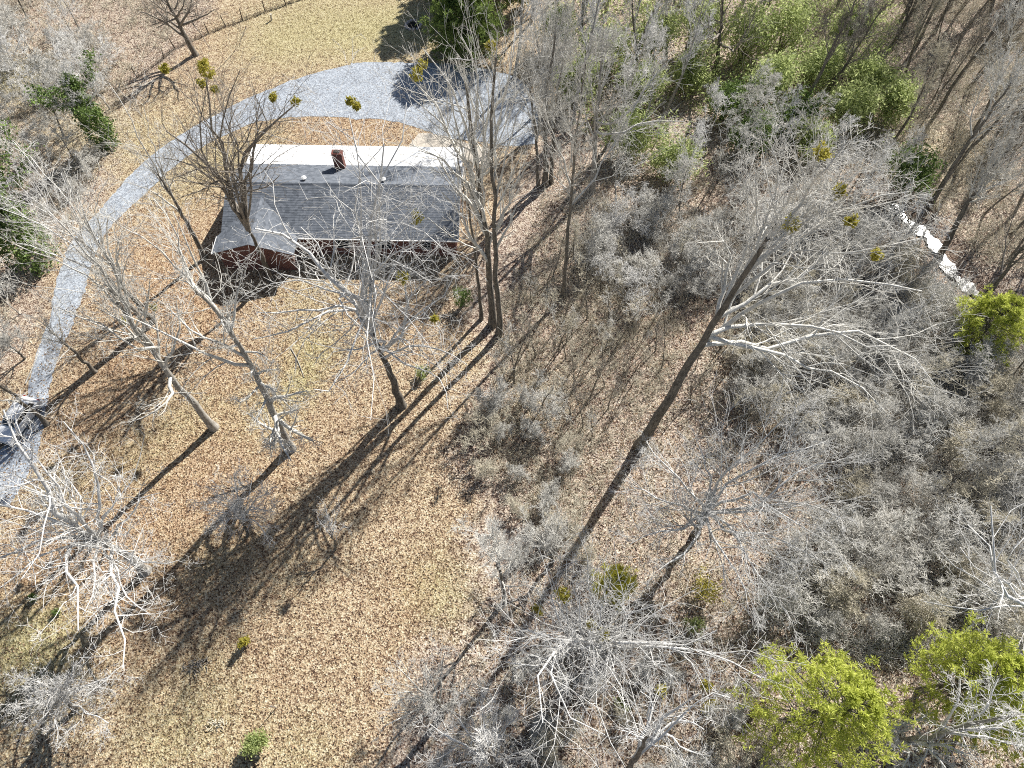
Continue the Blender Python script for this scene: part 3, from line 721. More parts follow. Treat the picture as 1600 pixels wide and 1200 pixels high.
# lawn oaks
hero((627, 634), [(612, 590), (598, 555), (578, 508)], .40,
     [((12, .26), (562, 480, 15), (547, 458, 17), (505, 420, 19), (470, 388, 20), (430, 364, 21), (398, 357, 22)), ((11, .16), (553, 480, 14), (500, 485, 15), (470, 488, 15), (400, 488, 15)), ((11, .15), (545, 480, 14), (490, 498, 14), (440, 520, 14), (395, 530, 13)),
      ((9, .17), (625, 525, 11), (634, 495, 13), (636, 440, 16), (630, 400, 18)), ((12, .22), (560, 455, 17), (575, 400, 20), (583, 330, 23), (590, 275, 25), (600, 225, 27)), ((20, .14), (590, 290, 25), (565, 240, 27), (545, 180, 28)), ((20, .12), (600, 280, 25), (622, 225, 27), (635, 160, 28)),
      ((9, .14), (600, 533, 11), (560, 545, 12), (520, 550, 12)), ((8, .13), (640, 540, 11), (690, 545, 12), (730, 570, 12)), ((12, .15), (520, 430, 18), (500, 385, 20), (470, 355, 21)), ((11, .13), (560, 470, 15), (565, 470, 16), (580, 440, 17), (582, 405, 18)),
      ((12, .13), (600, 450, 17), (640, 390, 19), (680, 350, 20)), ((9, .12), (640, 500, 13), (690, 460, 15), (710, 430, 16)), ((12, .1), (570, 380, 20), (540, 330, 22), (520, 300, 23)), ((14, .1), (600, 340, 22), (640, 310, 23), (680, 290, 24)), ((10, .1), (575, 560, 11), (540, 590, 11), (520, 600, 10)), ((10, .1), (640, 570, 10), (690, 590, 11), (700, 640, 10)), ((18, .1), (560, 260, 25), (530, 215, 27), (510, 190, 27))],
     'big spreading oak on the lawn in front of the house, white limbs over the roof', 110, dict(n2=9, n3=5, n4=3, wig=.33, a2=56, a3=56, a4=54, tr=.0, r2=.55), cmat=TWIGW,
     mist=[(648, 340, 21, .6), (630, 433, 16, .5), (545, 148, 27, .35), (562, 152, 27, .3), (680, 495, 14, .35)])
hero((335, 668), [(280, 605), (240, 550), (206, 502), (170, 450)], .33,
     [(11, (225, 525, 14), (190, 500, 16), (150, 480, 17)), (12, (240, 540, 14), (215, 545, 15), (170, 515, 17), (90, 480, 19)), (15, (170, 440, 20), (120, 375, 24), (70, 325, 26)), (16, (180, 430, 21), (150, 370, 24), (120, 300, 26)), (17, (145, 440, 20), (90, 410, 22), (20, 380, 23)),
      (16, (190, 420, 20), (185, 370, 23)), (10, (265, 560, 12), (280, 520, 14), (275, 470, 16)), (14, (230, 480, 17), (235, 430, 20)), (9, (265, 610, 9), (270, 620, 10), (230, 650, 10), (200, 660, 10))],
     'tall lawn tree whose long pale trunk leans left towards the driveway', 111, dict(n2=8, n3=5, n4=3, wig=.18, a2=42, a3=44, a4=42, tr=.06), auto=(8, 5, 40, .08, .55), cmat=TWIG, tmat=BARKP, mist=[(192, 505, 15, .3), (240, 480, 15, .3)])
hero((455, 702), [(425, 640), (392, 568), (352, 506), (302, 450)], .34,
     [(16, (335, 470, 18), (310, 420, 20), (285, 370, 23), (270, 330, 24)), (20, (270, 410, 23), (225, 375, 25), (170, 342, 27)), (19, (290, 415, 22), (270, 360, 25), (240, 310, 26)), (13, (350, 560, 15), (300, 545, 17), (250, 517, 18), (190, 490, 19)), (14, (330, 530, 17), (290, 510, 18), (260, 480, 19)),
      (17, (370, 470, 19), (380, 420, 21)), (5, (430, 690, 6), (410, 690, 7)), (5, (470, 680, 6), (490, 690, 7)), (6, (440, 690, 7), (455, 720, 7)), (8, (440, 620, 9), (480, 610, 10))],
     'tall lawn tree with bushy low twigs round its trunk, leaning left past the house corner', 112, dict(n2=8, n3=5, n4=3, wig=.2, a2=42, a3=46, a4=46, tr=.05), auto=(16, 3.2, 62, .0, .15), tmat=BARKP)
hero((240, 502), [(200, 460), (172, 407), (147, 370), (135, 345)], .27,
     [(9, (150, 340, 13), (155, 300, 15)), (9, (125, 335, 14), (110, 290, 16)), (6, (165, 360, 11), (180, 330, 13)), (7, (185, 380, 11), (215, 355, 12)), (10, (110, 320, 14), (60, 260, 16), (20, 230, 17)), (8, (110, 370, 12), (60, 350, 13), (0, 345, 13))],
     'dark trunked tree on the house side of the driveway bend', 113, dict(n2=7, n3=6, n4=4, wig=.2, tr=.06), auto=(5, 4, 42, .08, .5), cmat=TWIG, tw=.5)
hero((232, 512), [(185, 455), (145, 400), (112, 358)], .24,
     [(12, (75, 335, 17), (30, 315, 19), (-20, 300, 20)), (12, (90, 340, 17), (62, 320, 18), (20, 280, 20)), (9, (100, 375, 14), (60, 350, 15), (0, 325, 16)), (12, (85, 320, 17), (50, 260, 20), (20, 220, 21)), (11, (110, 320, 17), (95, 270, 19)), (8, (90, 400, 12), (30, 380, 13))],
     'pale many stemmed tree leaning over the driveway to the left edge', 114, dict(n2=8, n3=5, n4=3, wig=.16, tr=.05, a2=38), tmat=BARKP, cmat=TWIGW, tw=.75)
hero((320, 402), [(290, 342), (266, 302), (246, 272)], .26,
     [(8, (225, 250, 12), (205, 230, 13)), (8, (250, 250, 12), (250, 225, 13)), (9, (275, 265, 12), (280, 235, 13)), (6, (240, 300, 9), (200, 285, 10)), (8, (220, 225, 14), (195, 170, 17), (170, 130, 18)), (9, (235, 215, 14), (225, 170, 16))],
     'short dark tree between the driveway bend and the left house wall', 115, dict(n2=7, n3=6, n4=4, wig=.2, tr=.06))
hero((423, 437), [(411, 405), (398, 378), (385, 350)], .33,
     [((7, .26), (368, 310, 10), (352, 288, 12), (330, 262, 14), (300, 235, 16), (260, 205, 18)), ((7, .2), (345, 255, 14), (342, 225, 16), (335, 190, 19), (320, 110, 23)), ((7, .24), (374, 300, 11), (376, 262, 14), (385, 235, 16), (420, 195, 18), (465, 160, 20)), ((7, .2), (385, 300, 11), (388, 265, 13), (402, 222, 16), (410, 190, 18)),
      ((9, .15), (372, 250, 15), (362, 210, 17), (368, 170, 19)), ((8, .14), (330, 275, 13), (290, 255, 14), (240, 245, 15)), ((8, .13), (318, 235, 16), (318, 180, 19), (325, 120, 22)), ((9, .14), (350, 240, 16), (350, 170, 20), (375, 110, 23)), ((8, .12), (400, 215, 17), (440, 190, 18), (470, 185, 18))],
     'dark forked tree rising at the left end of the house, fanning out over the driveway', 116, dict(n2=8, n3=6, n4=4, wig=.2, tr=.06, a2=42), cmat=TWIGD, mist=[(325, 108, 22, .6), (318, 98, 22, .5), (312, 128, 20, .4), (338, 140, 20, .35), (430, 152, 19, .4), (460, 158, 19, .4), (246, 103, 17, .4)])
hero((306, 86), [(290, 58), (278, 32), (264, 8), (255, -15)], .36,
     [(2.5, (262, 38, 4), (245, 28, 5), (215, 18, 6)), (4, (295, 20, 6), (300, -10, 8)), (4, (310, 30, 5), (335, 15, 7)), (5, (285, 10, 7), (290, -20, 9)), (5, (240, 5, 8), (225, -10, 9)), (3.5, (255, 25, 5), (240, 10, 6))],
     'dark tree standing beside the wire fence at the top left', 117, dict(n2=7, n3=6, n4=4, wig=.2, tr=.08), auto=(5, 4, 45, .1, .5), cmat=TWIGD)
hero((228, 893), [(190, 862), (152, 846)], .40,
     [((7, .24), (120, 825, 10), (98, 806, 12), (62, 760, 15), (32, 708, 17), (5, 640, 19)), ((7, .18), (125, 815, 11), (100, 770, 14), (72, 745, 16), (45, 700, 17)), ((8, .15), (158, 790, 12), (150, 740, 14), (130, 710, 15), (100, 660, 17)), ((8, .17), (110, 838, 10), (60, 848, 11), (0, 870, 12), (-30, 880, 12)),
      ((8, .15), (90, 815, 12), (30, 795, 13), (-20, 785, 13)), ((7, .16), (112, 848, 10), (108, 880, 11), (118, 930, 12), (122, 985, 12)), ((6, .16), (172, 870, 8), (180, 925, 10), (183, 985, 11), (192, 1045, 11)), ((5, .12), (205, 870, 6), (240, 880, 7), (280, 875, 7)), ((7, .13), (200, 810, 10), (220, 780, 11), (250, 770, 11)),
      ((8, .12), (60, 870, 11), (20, 910, 11), (-20, 930, 11)), ((8, .11), (145, 880, 10), (150, 920, 11), (130, 960, 11)), ((7, .11), (200, 935, 10), (215, 950, 10), (235, 960, 9)), ((8, .12), (160, 815, 11), (185, 780, 12), (180, 740, 13)), ((7, .1), (140, 830, 10), (60, 830, 11), (0, 810, 12))],
     'big white limbed tree sprawling over the lower left lawn', 118, dict(n2=10, n3=6, n4=4, wig=.36, a2=56, a3=54, a4=52, tr=-.02), tmat=BARKP, cmat=TWIGW)
hero((118, 1112), [(108, 1098), (98, 1088)], .24,
     [((3, .1), (60, 1100, 5), (10, 1110, 5)), ((3, .1), (70, 1070, 6), (30, 1055, 6)), ((3, .1), (110, 1060, 6), (115, 1035, 7)), ((3, .11), (140, 1070, 5), (180, 1050, 6)), ((3, .1), (130, 1110, 5), (170, 1130, 5)), ((3, .1), (90, 1120, 5), (90, 1160, 5)), ((3, .1), (75, 1110, 5), (50, 1140, 5)), ((3, .1), (95, 1075, 7), (90, 1060, 8))],
     'low greenish grey tree at the lower left corner seen from above', 119, dict(n2=11, n3=7, n4=4, wig=.25), cmat=TWIGW)
hero((387, 838), [(380, 815), (374, 798)], .16,
     [((2.5, .08), (345, 785, 4), (312, 785, 4.5)), ((2.5, .07), (350, 770, 4.5), (330, 750, 5)), ((2.5, .07), (395, 795, 4), (430, 800, 4.2)), ((2.5, .08), (370, 765, 5), (365, 740, 5.5)), ((2.5, .08), (400, 780, 4.5), (420, 770, 5)), ((2.5, .08), (360, 810, 4), (340, 830, 4)), ((2.5, .08), (400, 815, 4), (415, 835, 4)), ((2.5, .07), (350, 800, 4.5), (325, 815, 4.5)), ((2.5, .07), (390, 765, 5), (395, 745, 5.5))],
     'small white twiggy tree alone on the middle lawn', 120, dict(n2=9, n3=6, n4=4, wig=.25, a2=52, r2=.6), cmat=TWIGW)
hero((524, 858), [(519, 838), (514, 820)], .09, [((2, .045), (500, 815, 3.4), (495, 805, 3.8)), ((2, .045), (525, 810, 3.6), (530, 795, 4)), ((2, .04), (510, 800, 3.8), (508, 788, 4.2)), ((1.5, .04), (530, 830, 2.6), (540, 822, 3))],
     'little pale sapling tree right of the small twiggy lawn tree', 121, dict(n2=5, n3=4, n4=3, wig=.25), cmat=TWIGW)
hero((791, 938), [(784, 905), (776, 870), (770, 835)], .17, [], 'grey tree at the lawn edge with a round feathery crown', 122, UP, auto=(13, 3.4, 48, .08, .25), cmat=TWIG)
hero((862, 880), [(862, 866), (862, 850)], .2, [((2.5, .08), (840, 840, 4), (820, 810, 5)), ((2.5, .08), (880, 850, 4), (910, 830, 5)), ((2.5, .08), (870, 830, 5), (875, 800, 6)), ((2.5, .07), (845, 870, 4), (815, 880, 4)), ((2.5, .07), (885, 875, 4), (915, 885, 4)), ((2.5, .07), (850, 820, 5), (850, 795, 6))],
     'pale feathery tree at the thicket edge, right of the round crowned one', 123, dict(n2=8, n3=7, n4=5, wig=.2))
hero((690, 1118), [(684, 1100), (675, 1092)], .26, [((3, .13), (655, 1108, 5), (630, 1120, 6), (600, 1135, 6)), ((3, .1), (650, 1070, 6), (620, 1040, 7)), ((3, .1), (690, 1060, 6), (695, 1020, 8)), ((3, .1), (680, 1075, 7), (665, 1040, 8)), ((3, .1), (720, 1085, 5), (740, 1060, 6)), ((3, .1), (660, 1120, 5), (640, 1145, 5)), ((3, .09), (640, 1085, 6), (600, 1085, 6)), ((3, .1), (705, 1110, 5), (730, 1125, 5))],
     'grey tree on the lawn edge at the bottom, one broken white limb', 124, dict(n2=8, n3=7, n4=5, wig=.22))
hero((772, 1195), [(768, 1180), (762, 1168)], .24, [((4, .12), (730, 1165, 7), (700, 1150, 8), (670, 1130, 8)), ((4, .1), (755, 1130, 8), (750, 1090, 9)), ((4, .1), (790, 1140, 7), (810, 1110, 8)), ((4, .1), (730, 1190, 7), (690, 1200, 7)), ((4, .1), (795, 1180, 6), (830, 1170, 7)), ((4, .1), (775, 1130, 8), (780, 1095, 9)), ((4, .1), (735, 1150, 8), (715, 1120, 9))],
     'white twigged tree cut by the bottom edge, right of the one with a broken limb', 125, dict(n2=8, n3=7, n4=5, wig=.22), cmat=TWIGW)
# woodland edge: trunks that stand clear
hero((852, 288), [(852, 230), (853, 175), (860, 110), (868, 50)], .3, [], 'straight dark trunk at the woodland edge, right of the house corner', 126, BROOM, auto=(15, 5.5, 36, .1, .4))
hero((862, 284), [(864, 220), (872, 140), (885, 60)], .22, [], 'thinner dark trunk touching the straight one right of the house', 127, BROOM, auto=(13, 5, 36, .1, .4))
hero((841, 290), [(838, 230), (832, 160), (822, 90)], .2, [], 'slim trunk left of the straight dark one by the house corner', 128, BROOM, auto=(13, 5.5, 36, .1, .35))
hero((880, 462), [(890, 335), (897, 250), (905, 170), (915, 100)], .2, [(12, (925, 280, 14), (960, 230, 16), (1000, 150, 19)), (14, (870, 220, 18), (840, 150, 22))], 'lone dark pole trunk in the clearing between the twin trunks and the brush', 129, BROOM, auto=(12, 5, 36, .12, .5))
hero((925, 300), [(930, 230), (935, 150), (940, 70)], .3, [(9, (970, 190, 12), (1005, 140, 15), (1050, 90, 17)), (8, (960, 210, 10), (1010, 190, 11), (1070, 190, 11))], 'thick pale woodland tree forking over the bamboo green bushes', 130, UP, auto=(12, 5.5, 38, .1, .4), tmat=BARKP)
hero((1118, 115), [(1122, 80), (1126, 40), (1130, -10)], .32, [(4, (1145, 80, 6), (1165, 50, 9), (1182, 10, 12)), (5, (1110, 60, 9), (1105, 20, 12))], 'black trunked tree among the green bushes at the top', 131, dict(n2=7, n3=5, n4=3), auto=(8, 5, 42, .1, .5), cmat=TWIGD)
hero((1072, 85), [(1080, 45), (1086, 10), (1090, -20)], .26, [(6, (1095, 5, 10), (1110, -20, 12)), (6, (1075, 0, 10), (1065, -30, 12))], 'blue grey trunk standing left of the black trunked tree at the top', 132, dict(n2=7, n3=5, n4=3, tr=.14), auto=(7, 4, 30, .15, .5), tmat=BARKP, cmat=TWIGW)
hero((1474, 398), [(1502, 335), (1532, 288), (1575, 235)], .34, [(8, (1540, 290, 11), (1570, 250, 14)), (9, (1545, 260, 13), (1560, 220, 15)), (10, (1570, 260, 13), (1610, 230, 15))], 'thick dark tree on the creek bank, leaning right beside the bright water', 133, BROOM, auto=(9, 5, 35, .1, .5), cmat=TWIG)
hero((1452, 322), [(1500, 245), (1550, 170), (1580, 130)], .28, [(11, (1560, 130, 15), (1580, 90, 17))], 'straight dark trunk just beyond the head of the bright creek', 134, UP, auto=(11, 5, 40, .1, .55), cmat=TWIG)
hero((1244, 182), [(1300, 80), (1335, 10), (1345, -15)], .26, [], 'dark trunk at the top right rising from the evergreen bushes', 135, BROOM, auto=(10, 4.5, 35, .1, .45), cmat=TWIGD)
hero((1282, 155), [(1330, 90), (1375, 20)], .22, [], 'thin dark trunk right of the one in the evergreen bushes', 136, BROOM, auto=(10, 4.5, 35, .1, .4), cmat=TWIGD)
hero((1392, 78), [(1412, 35), (1430, -5)], .26, [(1.5, (1410, 62, 3), (1424, 52, 4))], 'short forked dark trunk at the top right wood edge', 137, BROOM, auto=(9, 5, 35, .1, .4), cmat=TWIGD)
hero((1540, 475), [(1580, 410), (1620, 360)], .26, [], 'dark trunk on the creek bank above the bright green pine', 138, BROOM, auto=(9, 5, 38, .1, .4), cmat=TWIGD)
hero((150, 580), [(118, 552), (98, 535), (76, 513)], .19, [(5, (60, 500, 9), (30, 490, 10)), (5, (90, 500, 9), (80, 470, 11))], 'slim tree beside the driveway above the white car', 139, dict(n2=6, n3=5, n4=4), auto=(8, 3.5, 45, .06, .4), tw=.55)
hero((73, 664), [(42, 633), (12, 610), (-20, 590), (-60, 560)], .2, [(4, (0, 625, 6), (-30, 625, 7))], 'dark tree whose trunk crosses over the white car', 140, dict(n2=5, n3=4, n4=2), auto=(6, 3, 50, .05, .75), cmat=TWIG)
hero((40, 560), [(22, 545), (5, 535)], .13, [], 'thin tree on the far verge of the driveway at the left edge', 141, UP, auto=(11, 3, 45, .06, .3))

# ------------------------------------------------------------------ prototypes for the woods
def proto(seed, h, r, n1, l1, a1, style, t0=.3, stems=1, spread=.25, lean=.05):
    g = np.random.default_rng(seed); tt = TB(); ls = []
    for s in range(stems):
        d = norm(np.array([g.normal() * spread if stems > 1 else g.normal() * lean, g.normal() * spread if stems > 1 else g.normal() * lean, 1.0]))
        hh = h * (1 if s == 0 else g.uniform(.65, .95))
        P = np.zeros((10, 3)); P[0] = (g.normal() * .12 * (stems > 1), g.normal() * .12 * (stems > 1), -.25)
        for k in range(1, 10):
            d = norm(d + g.normal(size=3) * .06 + np.array([0, 0, .05])); P[k] = P[k - 1] + d * hh / 9
        rr = r * (1 if s == 0 else .75)
        Rr = np.linspace(rr, rr * .18, 10); Rr[0] *= 1.3
        tt.add(P[None], Rr[None], 6)
        ls += auto_limbs(P, Rr, n1, l1, a1, style.get('tr', .1), seed * 7 + s, t0, .12, 6)
        ls.append((resample([P[-2], P[-1], P[-1] + (P[-1] - P[-3]) * .5], 6), np.linspace(Rr[-2], .015, 6)))
    tb, _ = crown_mesh(ls, style, seed + 3, h, style.get('tw', 1.0))
    return tt.mesh('trunk'), tb.mesh('crown')
TALL = [proto(300 + i, h, .12 + .006 * h, 13, h * .29, 38, dict(n2=7, n3=6, n4=4, wig=.15, a2=38, a3=40, a4=38, tr=.11, tw=1.15), .33) for i, h in enumerate((17, 19, 21, 18, 15))]
MID = [proto(330 + i, h, .11, 11, h * .38, 48, dict(n2=7, n3=5, n4=3, wig=.2, a2=48, a3=48, a4=46, tr=.05, tw=1.25), .22) for i, h in enumerate((9, 10, 8, 11))]
SMALL = [proto(360 + i, h, .05, 6, h * .48, 50, dict(n2=5, n3=4, n4=2, wig=.26, a2=50, a3=50, a4=50, tr=.03, tw=1.5, r3=.6, r4=.7), .12, 4, .45) for i, h in enumerate((4.2, 5, 5.5, 3.6, 4.6))]
POLE = [proto(390 + i, h, .085, 9, h * .16, 40, dict(n2=3, n3=2, n4=1, wig=.16, a2=40, tr=.1, tw=1.2), .45, 1, 0, .05) for i, h in enumerate((6, 7.5, 9, 5))]

def place_tree(pr, x, y, s, name, label, cat, group, tm, cm, lean=0.06):
    z = float(tz(x, y))
    root = empty(name, (x, y, z), label, cat, group, random.uniform(0, 6.28))
    root.rotation_euler = (random.gauss(0, lean), random.gauss(0, lean), root.rotation_euler[2])
    root.scale = (s, s, s * random.uniform(.9, 1.12))
    for nm, me, m in (('trunk', pr[0], tm), ('crown', pr[1], cm)):
        o = obj(nm, me, None, root)
        if not me.materials: me.materials.append(m)
        o.material_slots[0].link = 'OBJECT'; o.material_slots[0].material = m
    return root
for me_ in [m for P in (TALL, MID, SMALL, POLE) for p in P for m in p]: me_.materials.append(TWIG)

taken = [tuple(o.location[:2]) for o in C.objects if o.name.startswith('bare_tree')]
def scatter(poly, n, mind, tries=60, pad=None):
    """ground points inside a photo-pixel polygon, kept apart"""
    out = []
    us = [p[0] for p in poly]; vs = [p[1] for p in poly]
    gp = [tuple(G(u, v)[:2]) for u, v in poly]
    xs = [p[0] for p in gp]; ys = [p[1] for p in gp]
    k = 0
    while len(out) < n and k < n * tries:
        k += 1
        x, y = random.uniform(min(xs), max(xs)), random.uniform(min(ys), max(ys))
        if not inpoly(np.array(x), np.array(y), gp): continue
        if float(seg_dist(np.array(x), np.array(y), CREEK[3:])) < (4.2 if y < 43 + .6 * (x - 40) * -1 + 12 else 2.0): continue
        if any((x - a) ** 2 + (y - b_) ** 2 < mind * mind for a, b_ in taken): continue
        taken.append((x, y)); out.append((x, y))
    return out
MARKS = [('the bright yellow green corner pine', 1300, 1108), ('the right edge pine', 1540, 1060), ('the creek pine', 1545, 508), ('the bright bend of the creek', 1480, 400), ('the head of the creek', 1420, 320),
         ('the foot of the tallest trunk', 1000, 695), ('the wide pale tree', 1092, 820), ('the knotted white tree', 945, 1015), ('the yellow green conifer', 955, 905), ('the twin trunks', 775, 510), ('the lone pole trunk', 880, 460),
         ('the feathery evergreen clump', 1055, 238), ('the black trunked tree', 1120, 110), ('the straight trunk beside the pad', 852, 288), ('the bright low shrub', 1203, 580), ('the ivy wrapped tree', 160, 225), ('the ivy mound', 62, 400),
         ('the dark fence tree', 306, 86), ('the blue grey right edge tree', 1590, 930), ('the top right dark trunk', 1244, 182), ('the short forked trunk', 1392, 78), ('the big oak', 627, 634), ('the white bottom tree', 772, 1195), ('the round crowned tree', 791, 938),
         ('the white car', 34, 662), ('the dark creek bush', 1432, 262), ('the thick creek bank tree', 1474, 398), ('the pale olive shrub', 1105, 915)]
def where(x, y):
    u, v = (float(q) for q in project((x, y, 0)))
    nm, mu, mv = min(MARKS, key=lambda m: (m[1] - u) ** 2 + (m[2] - v) ** 2)
    du, dv = u - mu, v - mv; d = math.hypot(du, dv)
    side = ('right of' if du > 0 else 'left of') if abs(du) > 1.8 * abs(dv) else ('below' if dv > 0 else 'above') if abs(dv) > 1.8 * abs(du) else ('below and ' if dv > 0 else 'above and ') + ('right of' if du > 0 else 'left of')
    return ('just ' if d < 70 else 'well ' if d > 150 else '') + side + ' ' + nm
def wood(poly, n, mind, protos, name, label, cat, group, mats, smin=.85, smax=1.15, lean=.06):
    for x, y in scatter(poly, n, mind):
        tm, cm = random.choice(mats); s_ = random.uniform(smin, smax); f = (s_ - smin) / (smax - smin)
        size = 'small' if f < .33 else 'tall' if f > .67 else 'middling'
        place_tree(random.choice(protos), x, y, s_, name, f'{size} {label} {where(x, y)}', cat, group, tm, cm, lean)
WARM = [(BARK, TWIG), (BARK, TWIGB), (BARK, TWIG)]
PALE = [(BARKP, TWIGW), (BARK, TWIG), (BARKP, TWIG)]
GREY = [(BARK, TWIG), (BARK, TWIGB), (BARK, TWIGD), (BARK, TWIG)]
wood([(1180, -30), (1700, -60), (1720, 330), (1500, 330), (1250, 120)], 40, 2.8, TALL, 'bare_tree', 'dark stemmed tree', 'tree', 'woodland trees at the top right', GREY, .6, .95)
wood([(1480, 330), (1720, 330), (1720, 640), (1600, 560), (1520, 440)], 14, 2.6, TALL, 'bare_tree', 'dark stemmed tree', 'tree', 'trees right of the creek', GREY, .5, .75)
wood([(770, 90), (880, -40), (1180, -60), (1180, 60), (1010, 250), (900, 260)], 26, 2.8, TALL, 'bare_tree', 'grey woodland tree', 'tree', 'woodland trees behind the gravel pad', PALE, .7, 1.0)
wood([(1010, 250), (1180, 180), (1420, 290), (1420, 420), (1180, 420), (900, 330)], 20, 2.8, MID, 'bare_tree', 'pale thicket tree', 'tree', 'thicket trees below the green bushes', PALE, .7, 1.0)
wood([(1180, 450), (1500, 520), (1650, 600), (1680, 1050), (1420, 1010), (1240, 900)], 26, 3.0, MID, 'bare_tree', 'grey brush tree', 'tree', 'brush trees on the right', WARM, .45, .75)
wood([(0, -20), (150, -30), (200, 60), (140, 320), (-80, 420), (-150, 60)], 20, 3.0, MID, 'bare_tree', 'pale overgrown tree', 'tree', 'trees left of the driveway', PALE, .7, 1.05)
wood([(-60, 400), (70, 430), (40, 560), (-20, 640), (-120, 600)], 6, 3, MID, 'bare_tree', 'pale bank tree', 'tree', 'trees left of the lower driveway', PALE, .6, .85)
wood([(1180, 430), (1420, 430), (1650, 590), (1680, 1080), (1420, 1000), (1220, 980), (1130, 1000), (1330, 760), (1120, 640)], 105, 1.5, SMALL, 'brush_sapling', 'twiggy brush sapling', 'sapling', 'saplings in the brush on the right', WARM, .65, 1.05, .1)
wood([(1000, 330), (1420, 330), (1430, 440), (1180, 440), (1000, 480), (900, 400)], 34, 1.6, SMALL, 'brush_sapling', 'twiggy thicket sapling', 'sapling', 'saplings in the upper thicket', PALE, .6, 1.0, .1)
wood([(820, 620), (900, 700), (900, 860), (990, 900), (1000, 1000), (880, 940), (800, 900), (760, 760), (740, 640)], 20, 1.8, SMALL, 'brush_sapling', 'twiggy lawn edge sapling', 'sapling', 'saplings along the lawn edge', WARM, .45, .8, .1)
wood([(800, 960), (1000, 1060), (1200, 1030), (1250, 1230), (800, 1230), (640, 1180), (700, 1040)], 24, 1.6, SMALL, 'brush_sapling', 'twiggy sapling', 'sapling', 'saplings at the bottom middle', WARM, .35, .7, .1)
wood([(800, 480), (900, 400), (1060, 440), (1060, 560), (980, 660), (900, 700), (790, 620)], 62, .9, POLE, 'pole_sapling', 'thin upright pole sapling', 'sapling', 'pole saplings in the middle', [(BARK, TWIGD), (BARK, TWIGB), (BARK, TWIG)], .5, 1.0, .07)
wood([(1030, 620), (1180, 500), (1330, 620), (1180, 700)], 18, 1.4, POLE, 'pole_sapling', 'thin pole sapling', 'sapling', 'pole saplings right of the tallest trunk', [(BARK, TWIGD), (BARK, TWIGB)], .5, .9, .1)
wood([(0, 20), (200, 60), (150, 300), (60, 420), (-60, 420)], 26, 1.6, SMALL, 'brush_sapling', 'twiggy overgrown sapling', 'sapling', 'saplings left of the driveway', PALE, .5, .9, .1)
wood([(1420, 30), (1700, 30), (1700, 430), (1500, 330)], 26, 1.8, POLE, 'pole_sapling', 'thin dark pole sapling', 'sapling', 'pole saplings at the top right', [(BARK, TWIGD)], .8, 1.3, .08)

# ------------------------------------------------------------------ EVERGREENS
def shrub(u, v, hc, rad, name, label, cat, mat, n=130, per=16, leaf=.13, squash=.8, seed=None, group=None, asp=.45, lobes=7, hscale=1.0):
    """rounded leafy shrub: stems plus leaves gathered in uneven lobes"""
    g = np.random.default_rng(seed or int(u * 7 + v)); p = G(u, v, hc); b0 = np.array([p[0], p[1], float(tz(p[0], p[1]))])
    root = empty(name, b0, label, cat, group)
    lc = norm(g.normal(size=(lobes, 3))) * rad * .5 * g.uniform(.5, 1.2, (lobes, 1)); lc[:, 2] *= squash * hscale
    lr = rad * g.uniform(.35, .62, lobes)
    w_ = g.integers(0, lobes, n)
    d = norm(g.normal(size=(n, 3))); cc = lc[w_] + d * (lr[w_] * g.uniform(.55, 1.05, n))[:, None] * np.array([1, 1, squash * hscale])
    cc[:, 2] += hc; cc[:, 2] = np.maximum(cc[:, 2], .15)
    V, Fq, ti = leaf_cloud(cc, per, rad * .085 + leaf * .5, leaf, g, asp)
    leaf_obj('foliage', V, Fq, ti, mat, root)
    tt = TB(); k = max(5, lobes)
    P = np.stack([resample([np.array([g.normal() * .1, g.normal() * .1, -.2]), np.array([c[0] * .4, c[1] * .4, hc * .5]), np.array([c[0], c[1], hc + c[2]])], 5) for c in lc])
    tt.add(P, np.tile(np.linspace(.025 + .02 * rad, .012, 5), (len(P), 1)), 5)
    obj('stem', tt.mesh('stem'), BARK, root)
    return root
